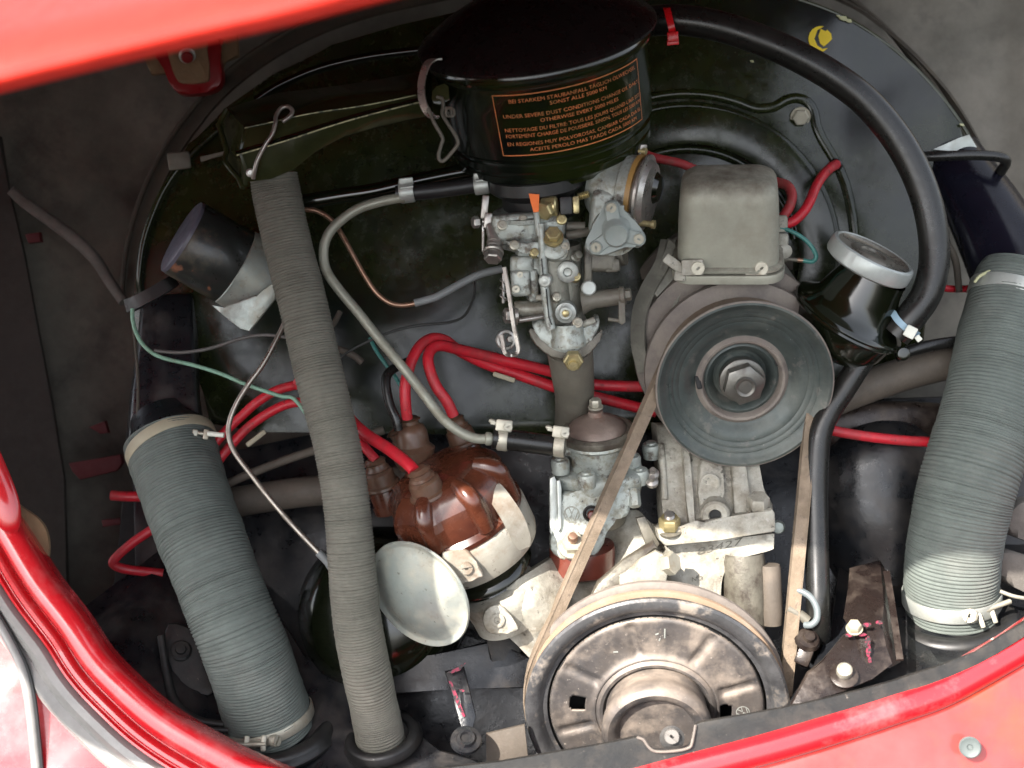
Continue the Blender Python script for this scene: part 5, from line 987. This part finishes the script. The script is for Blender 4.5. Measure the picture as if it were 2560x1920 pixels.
m = M(); m.lathe((1788, 1290, -66), (0, .2, -1), [(40, -60), (36, -6), (30, 0), (17, 0), (15, -4), (14, -20)], 40); m.out('hollow_boss', 'alu', gs)
m = M(); m.lathe((1788, 1290, -66), (0, .2, -1), [(0, -14), (16, -14), (16, -12), (0, -12)], 24); m.out('boss_hole', 'dark', gs)
m = M(); m.plate([(1642, 1322), (1700, 1316), (1742, 1308), (1762, 1300), (1800, 1296), (1880, 1282), (1930, 1270), (1938, 1282), (1940, 1322), (1936, 1330), (1800, 1350), (1664, 1366), (1648, 1350)], -72, 120, 7); m.out('base_flange', 'alu', gs)
m = M(); m.lathe((1674, 1322, -54), (0, -.75, -.6), [(34, -4), (34, 2), (30, 4), (0, 4)], 32); m.out('washer', 'zincd', gs)
m = M(); m.hexa((1674, 1320, -56), (0, -.75, -.6), 27, 30, 4); m.out('flange_nut', 'brass', gs)
m = M(); m.lathe((1674, 1320, -56), (0, -.75, -.6), [(13, 34)] + [(13.5 if i % 2 else 11.5, 35 + i*2) for i in range(6)] + [(0, 48)], 18); m.out('stud', 'steel', gs)
m = M(); m.lathe((1896, 1268, -44), (0, -.75, -.6), [(30, -10), (30, 0), (0, 0)], 28); m.hexa((1896, 1268, -44), (0, -.75, -.6), 28, 34); m.out('flange_bolt', 'alu', gs)
ZO = 35
# ================================================================ CRANKCASE
cc = T('crankcase', 'pale sunlit aluminium crankcase behind the crank pulley', 'crankcase', (1600, 1800, 120))
Tc = crom([(1222, 1512), (1246, 1480), (1300, 1445), (1380, 1395), (1460, 1350), (1530, 1300), (1590, 1275), (1650, 1320), (1800, 1345), (1936, 1334)], 12)
Bc = crom([(1240, 1560), (1262, 1585), (1292, 1612), (1330, 1650), (1380, 1690), (1500, 1720), (1640, 1730), (1790, 1640), (1812, 1430), (1934, 1372)], 12)
def cz(x, y):
    g = lambda cx, cy, sx, sy: math.exp(-((x-cx)/sx)**2 - ((y-cy)/sy)**2)
    return -6 + max(0, 1410 - y) * (.9 if x < 1660 else 0) + 110*g(1465, 1390, 100, 70) - 70*g(1330, 1510, 80, 90) + 60*g(1240, 1580, 50, 50) - 16*g(1450, 1560, 26, 120) - 22*g(1720, 1500, 90, 60) + 26*g(1560, 1520, 40, 60) + 5*noise.noise(Vector((x*.02, y*.02, 1))) + 2*noise.noise(Vector((x*.07, y*.07, 4)))
m = M(); rows = []
for v in range(41):
    rows.append([(lambda x, y: A(x, y, cz(x, y)))(t[0] + (b[0]-t[0])*v/40, t[1] + (b[1]-t[1])*v/40) for t, b in zip(Tc, Bc)])
edge_t = [r + Vector((0, 0, 60)) for r in rows[0]]; edge_b = [r + Vector((0, 0, 60)) for r in rows[-1]]
m.loft([edge_t] + rows + [edge_b], closed=False, caps=False); m.out('front_casting', 'alu', cc)
m = M(); m.lathe((1858, 1390, 10), (.02, .97, .22), [(50, -10), (54, 10), (56, 100), (52, 180), (0, 180)], 40); m.out('side_cylinder', 'zincd', cc)
m = M(); m.lathe((1925, 1414, -10), (.03, .97, .22), [(0, -2), (24, -2), (26, 4), (27, 120), (24, 150), (0, 150)], 32); m.out('drain_column', 'heat', cc)
m = M(); m.lathe((1256, 1492, 20), DU, [(0, 36), (86, 36), (98, 30), (102, 16), (100, 0), (96, -30), (96, -60)], 56)
m.out('distributor_seat', 'alu', cc)
m = M(); m.plate([(1206, 1552), (1212, 1528), (1236, 1512), (1262, 1520), (1290, 1560), (1294, 1578), (1240, 1588), (1216, 1578)], -96, 50, 8, smooth=2); m.lathe((1244, 1551, -98), (0, .1, -1), [(18, -4), (18, 4), (14, 6), (9, 6), (8, 2), (0, 2)], 24); m.out('mounting_lug', 'alu', cc)
m = M(); m.plate([(1186, 1484), (1200, 1480), (1208, 1500), (1204, 1530), (1188, 1532), (1180, 1510)], 20, 30, 6); m.out('dark_ear', 'zincd', cc)
m = M(); m.text("83427", 26, lambda fx, yy: A(1742 + 112*fx + yy*.2, 1388 - 27*fx - yy, cz(1742 + 112*fx, 1385 - 27*fx - yy) - 2.5)); m.text("NO", 15, lambda fx, yy: A(1730 + 26*fx, 1454 - 5*fx - yy, cz(1730 + 26*fx, 1454 - yy) - 2.5)); m.out('stamped_number', 'zincd', cc)
m = M(); m.plate([(1478, 1490), (1495, 1455), (1560, 1400), (1634, 1352), (1646, 1372), (1600, 1398), (1548, 1440), (1556, 1500), (1480, 1540)], -98, 30, 8); m.out('black_strap', 'zincd', cc)
m = M(); m.plate([(1575, 1420), (1600, 1398), (1640, 1376), (1660, 1386), (1672, 1430), (1664, 1470), (1648, 1510), (1620, 1510), (1606, 1476), (1580, 1440), (1590, 1500), (1552, 1510), (1548, 1440)], -110, 26, 8, smooth=1); m.out('clamp_bracket', 'alu', cc)
m = M(); m.hexa((1668, 1410, -104), (.75, -.15, -.6), 30, 24, up=(0, 1, 0)); m.out('bracket_bolt', 'clamp', cc)
m = M(); m.plate([(1590, 1296), (1612, 1290), (1650, 1360), (1640, 1372), (1616, 1366)], -20, 20, 4); m.out('oil_cooler_edge', 'zincd', cc)
m = M()
for x, y, z in ((1632, 1185, 40), (1630, 1205, 30)): m.lathe((x, y, z), (0, -.6, -.8), [(16, -6), (16, 4), (8, 8), (7, 20), (0, 20)], 16)
m.out('hidden_stud', 'steel', cc)
m = M(); m.lathe((1945, 1318, 60), (0, .2, -1), [(0, 0), (18, 0), (14, 10), (0, 12)], 20); m.out('lit_nut', 'dish', cc)

ZO = 0
# small ring hose and clip beside the belt
m = M(); m.tube([(1975, 1475, 10), (2002, 1478, -5), (2028, 1494, -16), (2042, 1520, -24), (2042, 1548, -28), (2028, 1562, -26), (2012, 1562, -16)], 9, 14); m.out('bent_grey_tube', 'hook', label='short grey tube bent in a half circle beside the right run of the belt', cat='tube')
m = M(); m.tube([(1970, 1520, 0), (1998, 1536, -6), (2020, 1552, -10)], 13, 14, 3); m.out('cream_sleeve', 'manif', label='stubby cream sleeve under the bent grey tube', cat='tube')
m = M(); m.lathe((2018, 1600, -20), (.3, -.5, -.8), [(0, -10), (30, -10), (34, 0), (28, 10), (16, 12), (14, 22), (0, 24)], 14); m.box((2010, 1640, -30), (1, .4, 0), (-.4, 1, 0), 40, 50, 20, 8); m.out('rusty_thermostat', 'brownt', label='rusty knobbly fitting at the foot of the black filler pipe', cat='fitting')

# ================================================================ SILVER DISH
m = M(); DN = (-.56, .50, -.66); DP = (1046, 1487, -100)
m.lathe(DP, DN, [(0, 26), (27, 25), (54, 21), (86, 13), (116, 3), (132, -3), (137, -3), (143, 1), (148, 2), (150, -3), (147, -8), (136, -10), (100, -4), (0, 16)], 80); m.out('metal_dish', 'dish', label='round galvanised metal dish half hidden behind the narrow hose', cat='dish')
m = M(); m.lathe((925, 1560, 60), (-.2, .2, -1), [(0, 40), (80, 36), (140, 10), (190, -40), (215, -120), (220, -200)], 64); m.out('black_muffler_shell', 'gloss', label='dark rounded shell in the shadow between the left and middle hoses', cat='metal shell')

# ================================================================ CRANK PULLEY
kp = T('crank_pulley', 'big dusty black crank pulley with pressed spokes half hidden by the body edge', 'pulley', (1650, 2060, -60), 'belt pulleys')
KA = (.015, .59, -.81); KC = (1641, 1778, -60)
m = M(); m.lathe(KC, KA, [(300, -18), (320, -10), (328, -2), (329, 6), (324, 12), (312, 14), (300, 10), (292, 2), (284, -8), (274, -10), (272, -30)], 128); m.out('outer_rim', 'rimm', kp)
m = M(); m.lathe(KC, KA, [(300, -18), (282, -30), (270, -50), (282, -76), (312, -66), (322, -70), (327, -75), (327, -84), (322, -90), (260, -94)], 128); m.out('belt_groove', 'gdust', kp)
m = M(); m.lathe(KC, KA, [(312, -30), (324, -34), (325, -40), (324, -46), (312, -50)], 128); m.out('belt_trace', 'rustline', kp)
o_, s_, u_, v_, w_ = frame(KC, KA)
def kpt(r, t, h): return o_ + s_*(u_*(r*math.cos(math.radians(t))) + v_*(r*math.sin(math.radians(t))) + w_*h)
m = M(); NR, NA = 26, 240
r0_, r1_ = 152, 266
V = []
for i in range(NA):
    t = 360*i/NA; row = []
    for j in range(NR+1):
        f = j/NR; r = r0_ + (r1_ - r0_)*f
        d = min(abs((t - a + 180) % 360 - 180) for a in (18, 57, 104, 150, 195, 240, 285, 330))
        rib = math.exp(-((d*math.radians(1)*r)/13)**4) * min(1, f*5) * min(1, (1-f)*6)
        edge_ = max(0, 1 - f*6)**2 * 10 - max(0, (f - .93)/.07)**2 * 6
        row.append(m.bm.verts.new(kpt(r, t, -6 - 8*rib + edge_)))
    V.append(row)
holes = ((198, 174, 34, 26), (171, -2, 26, 30))
def inhole(i, j):
    t = 360*(i+.5)/NA; r = r0_ + (r1_-r0_)*(j+.5)/NR
    for hr, ht, wr, wt in holes:
        dt = ((t - ht + 180) % 360 - 180) * math.radians(1) * r
        if abs(r - hr) < wr*.62 and abs(dt) < wt*.75: return True
    return False
for i in range(NA):
    for j in range(NR):
        if not inhole(i, j): m.bm.faces.new((V[i][j], V[(i+1) % NA][j], V[(i+1) % NA][j+1], V[i][j+1]))
ob = m.out('pressed_web', 'pulley', kp); md = ob.modifiers.new('thick', 'SOLIDIFY'); md.thickness = 0.0016; md.offset = 0
m = M(); m.lathe(KC, KA, [(266, -8), (268, -10), (268, -40), (200, -60), (0, -60)], 96); m.out('web_back', 'dark', kp)
m = M(); m.lathe(KC, KA, [(154, -4), (150, 4), (142, 10), (134, 8), (130, 0), (126, -4), (124, -4)], 96); m.out('weld_ring', 'pulley', kp)
m = M(); m.lathe(KC, KA, [(126, -6), (127, 30), (130, 52), (134, 60), (136, 84), (131, 98), (120, 105), (108, 103), (99, 94), (92, 82), (60, 78), (0, 78)], 96); m.out('hub', 'pulley', kp)
m = M(); emblem(m, 0, 0, 0, 1) if 0 else None
ec = kpt(214, 4, -2)
def ept(x, y): return kpt(214, -1, -3) + s_*(u_*x*16 + v_*y*16)
def etube(m, P, w):
    for a, b in zip(P[:-1], P[1:]):
        pa, pb = ept(*a), ept(*b); d = (pb - pa).normalized(); n = d.cross(w_) * w
        m.loft([[pa + n + w_*.6, pa - n + w_*.6, pa - n - w_, pa + n - w_], [pb + n + w_*.6, pb - n + w_*.6, pb - n - w_, pb + n - w_]])
etube(m, [(math.cos(t), math.sin(t)) for t in [i*2*math.pi/24 for i in range(25)]], .9)
rot = lambda x, y, a=math.radians(38): (x*math.cos(a) - y*math.sin(a), x*math.sin(a) + y*math.cos(a))
etube(m, [rot(-.38, .9), rot(0, .08), rot(.38, .9)], .9); etube(m, [rot(-.88, .42), rot(-.38, -.88), rot(0, -.08), rot(.38, -.88), rot(.88, .42)], .9)
m.out('emblem', 'silver', kp)
m = M()
for a, b in (((214, 84, 2), (240, 84.5, 2)), ((222, 90, 2), (226, 88, 2)), ((205, 87.5, 2), (212, 87, 2)), ((196, 118, 2), (201, 121, 2))):
    pa, pb = kpt(a[0], a[1], -3), kpt(b[0], b[1], -3); d = (pb-pa).normalized(); n = d.cross(w_)*1.6
    m.loft([[pa + n + w_, pa - n + w_, pa - n - w_, pa + n - w_], [pb + n + w_, pb - n + w_, pb - n - w_, pb + n - w_]])
m.out('paint_scratch', 'silver', kp)

# ================================================================ FAN BELT (closed loop round both pulleys, trapezoid section)
def gpt(t, h, r):
    o, s, u, v_, w = frame(GC, GA); return o + s*(u*(r*math.cos(math.radians(t))) + v_*(r*math.sin(math.radians(t))) + w*h), w
def kp2(t, h, r):
    o, s, u, v_, w = frame(KC, KA); return o + s*(u*(r*math.cos(math.radians(t))) + v_*(r*math.sin(math.radians(t))) + w*h), w
loop = []
for i in range(0, 23): loop.append((*gpt(-7 + i*168/22, -66, 195), 'g'))         # over the top, right to left
for i in range(0, 27): loop.append((*kp2(157 + i*196/26, -52, 327), 'k'))        # under the crank pulley
cenG = A(*GC); cenK = A(*KC)
pts = []
for p, w, k in loop: pts.append((p, w))
# densify straight runs and close
full = []
n = len(pts)
for i in range(n):
    (p, w), (q, w2) = pts[i], pts[(i+1) % n]; L = (q-p).length; k = max(1, int(L/30))
    for j in range(k): full.append((p.lerp(q, j/k), w.lerp(w2, j/k).normalized()))
def beltring(i, hw_o, hw_i, ro, ri):
    p, w = full[i]; T_ = (full[(i+1) % len(full)][0] - full[i-1][0]).normalized()
    nn = T_.cross(w).normalized()
    return [p + w*hw_o + nn*ro, p - w*hw_o + nn*ro, p - w*hw_i + nn*ri, p + w*hw_i + nn*ri]
nn0 = (full[1][0]-full[-1][0]).normalized().cross(full[0][1]).normalized()
outs = 1 if nn0.dot(full[0][0] - cenG) > 0 else -1
m = M(); rings = [beltring(i, 20, 14, outs*6, -outs*21) for i in range(len(full))]; rings.append(rings[0]); m.loft(rings, caps=False)
bl = T('fan_belt', 'worn tan-dusted V belt running between the upper and lower pulleys', 'belt', (1640, 2000, 0))
m.out('belt_core', 'belt', bl)
m = M(); rings = [beltring(i, 22, 22, outs*9.5, outs*6) for i in range(len(full))]; rings.append(rings[0]); m.loft(rings, caps=False); m.out('outer_ply', 'belt', bl)
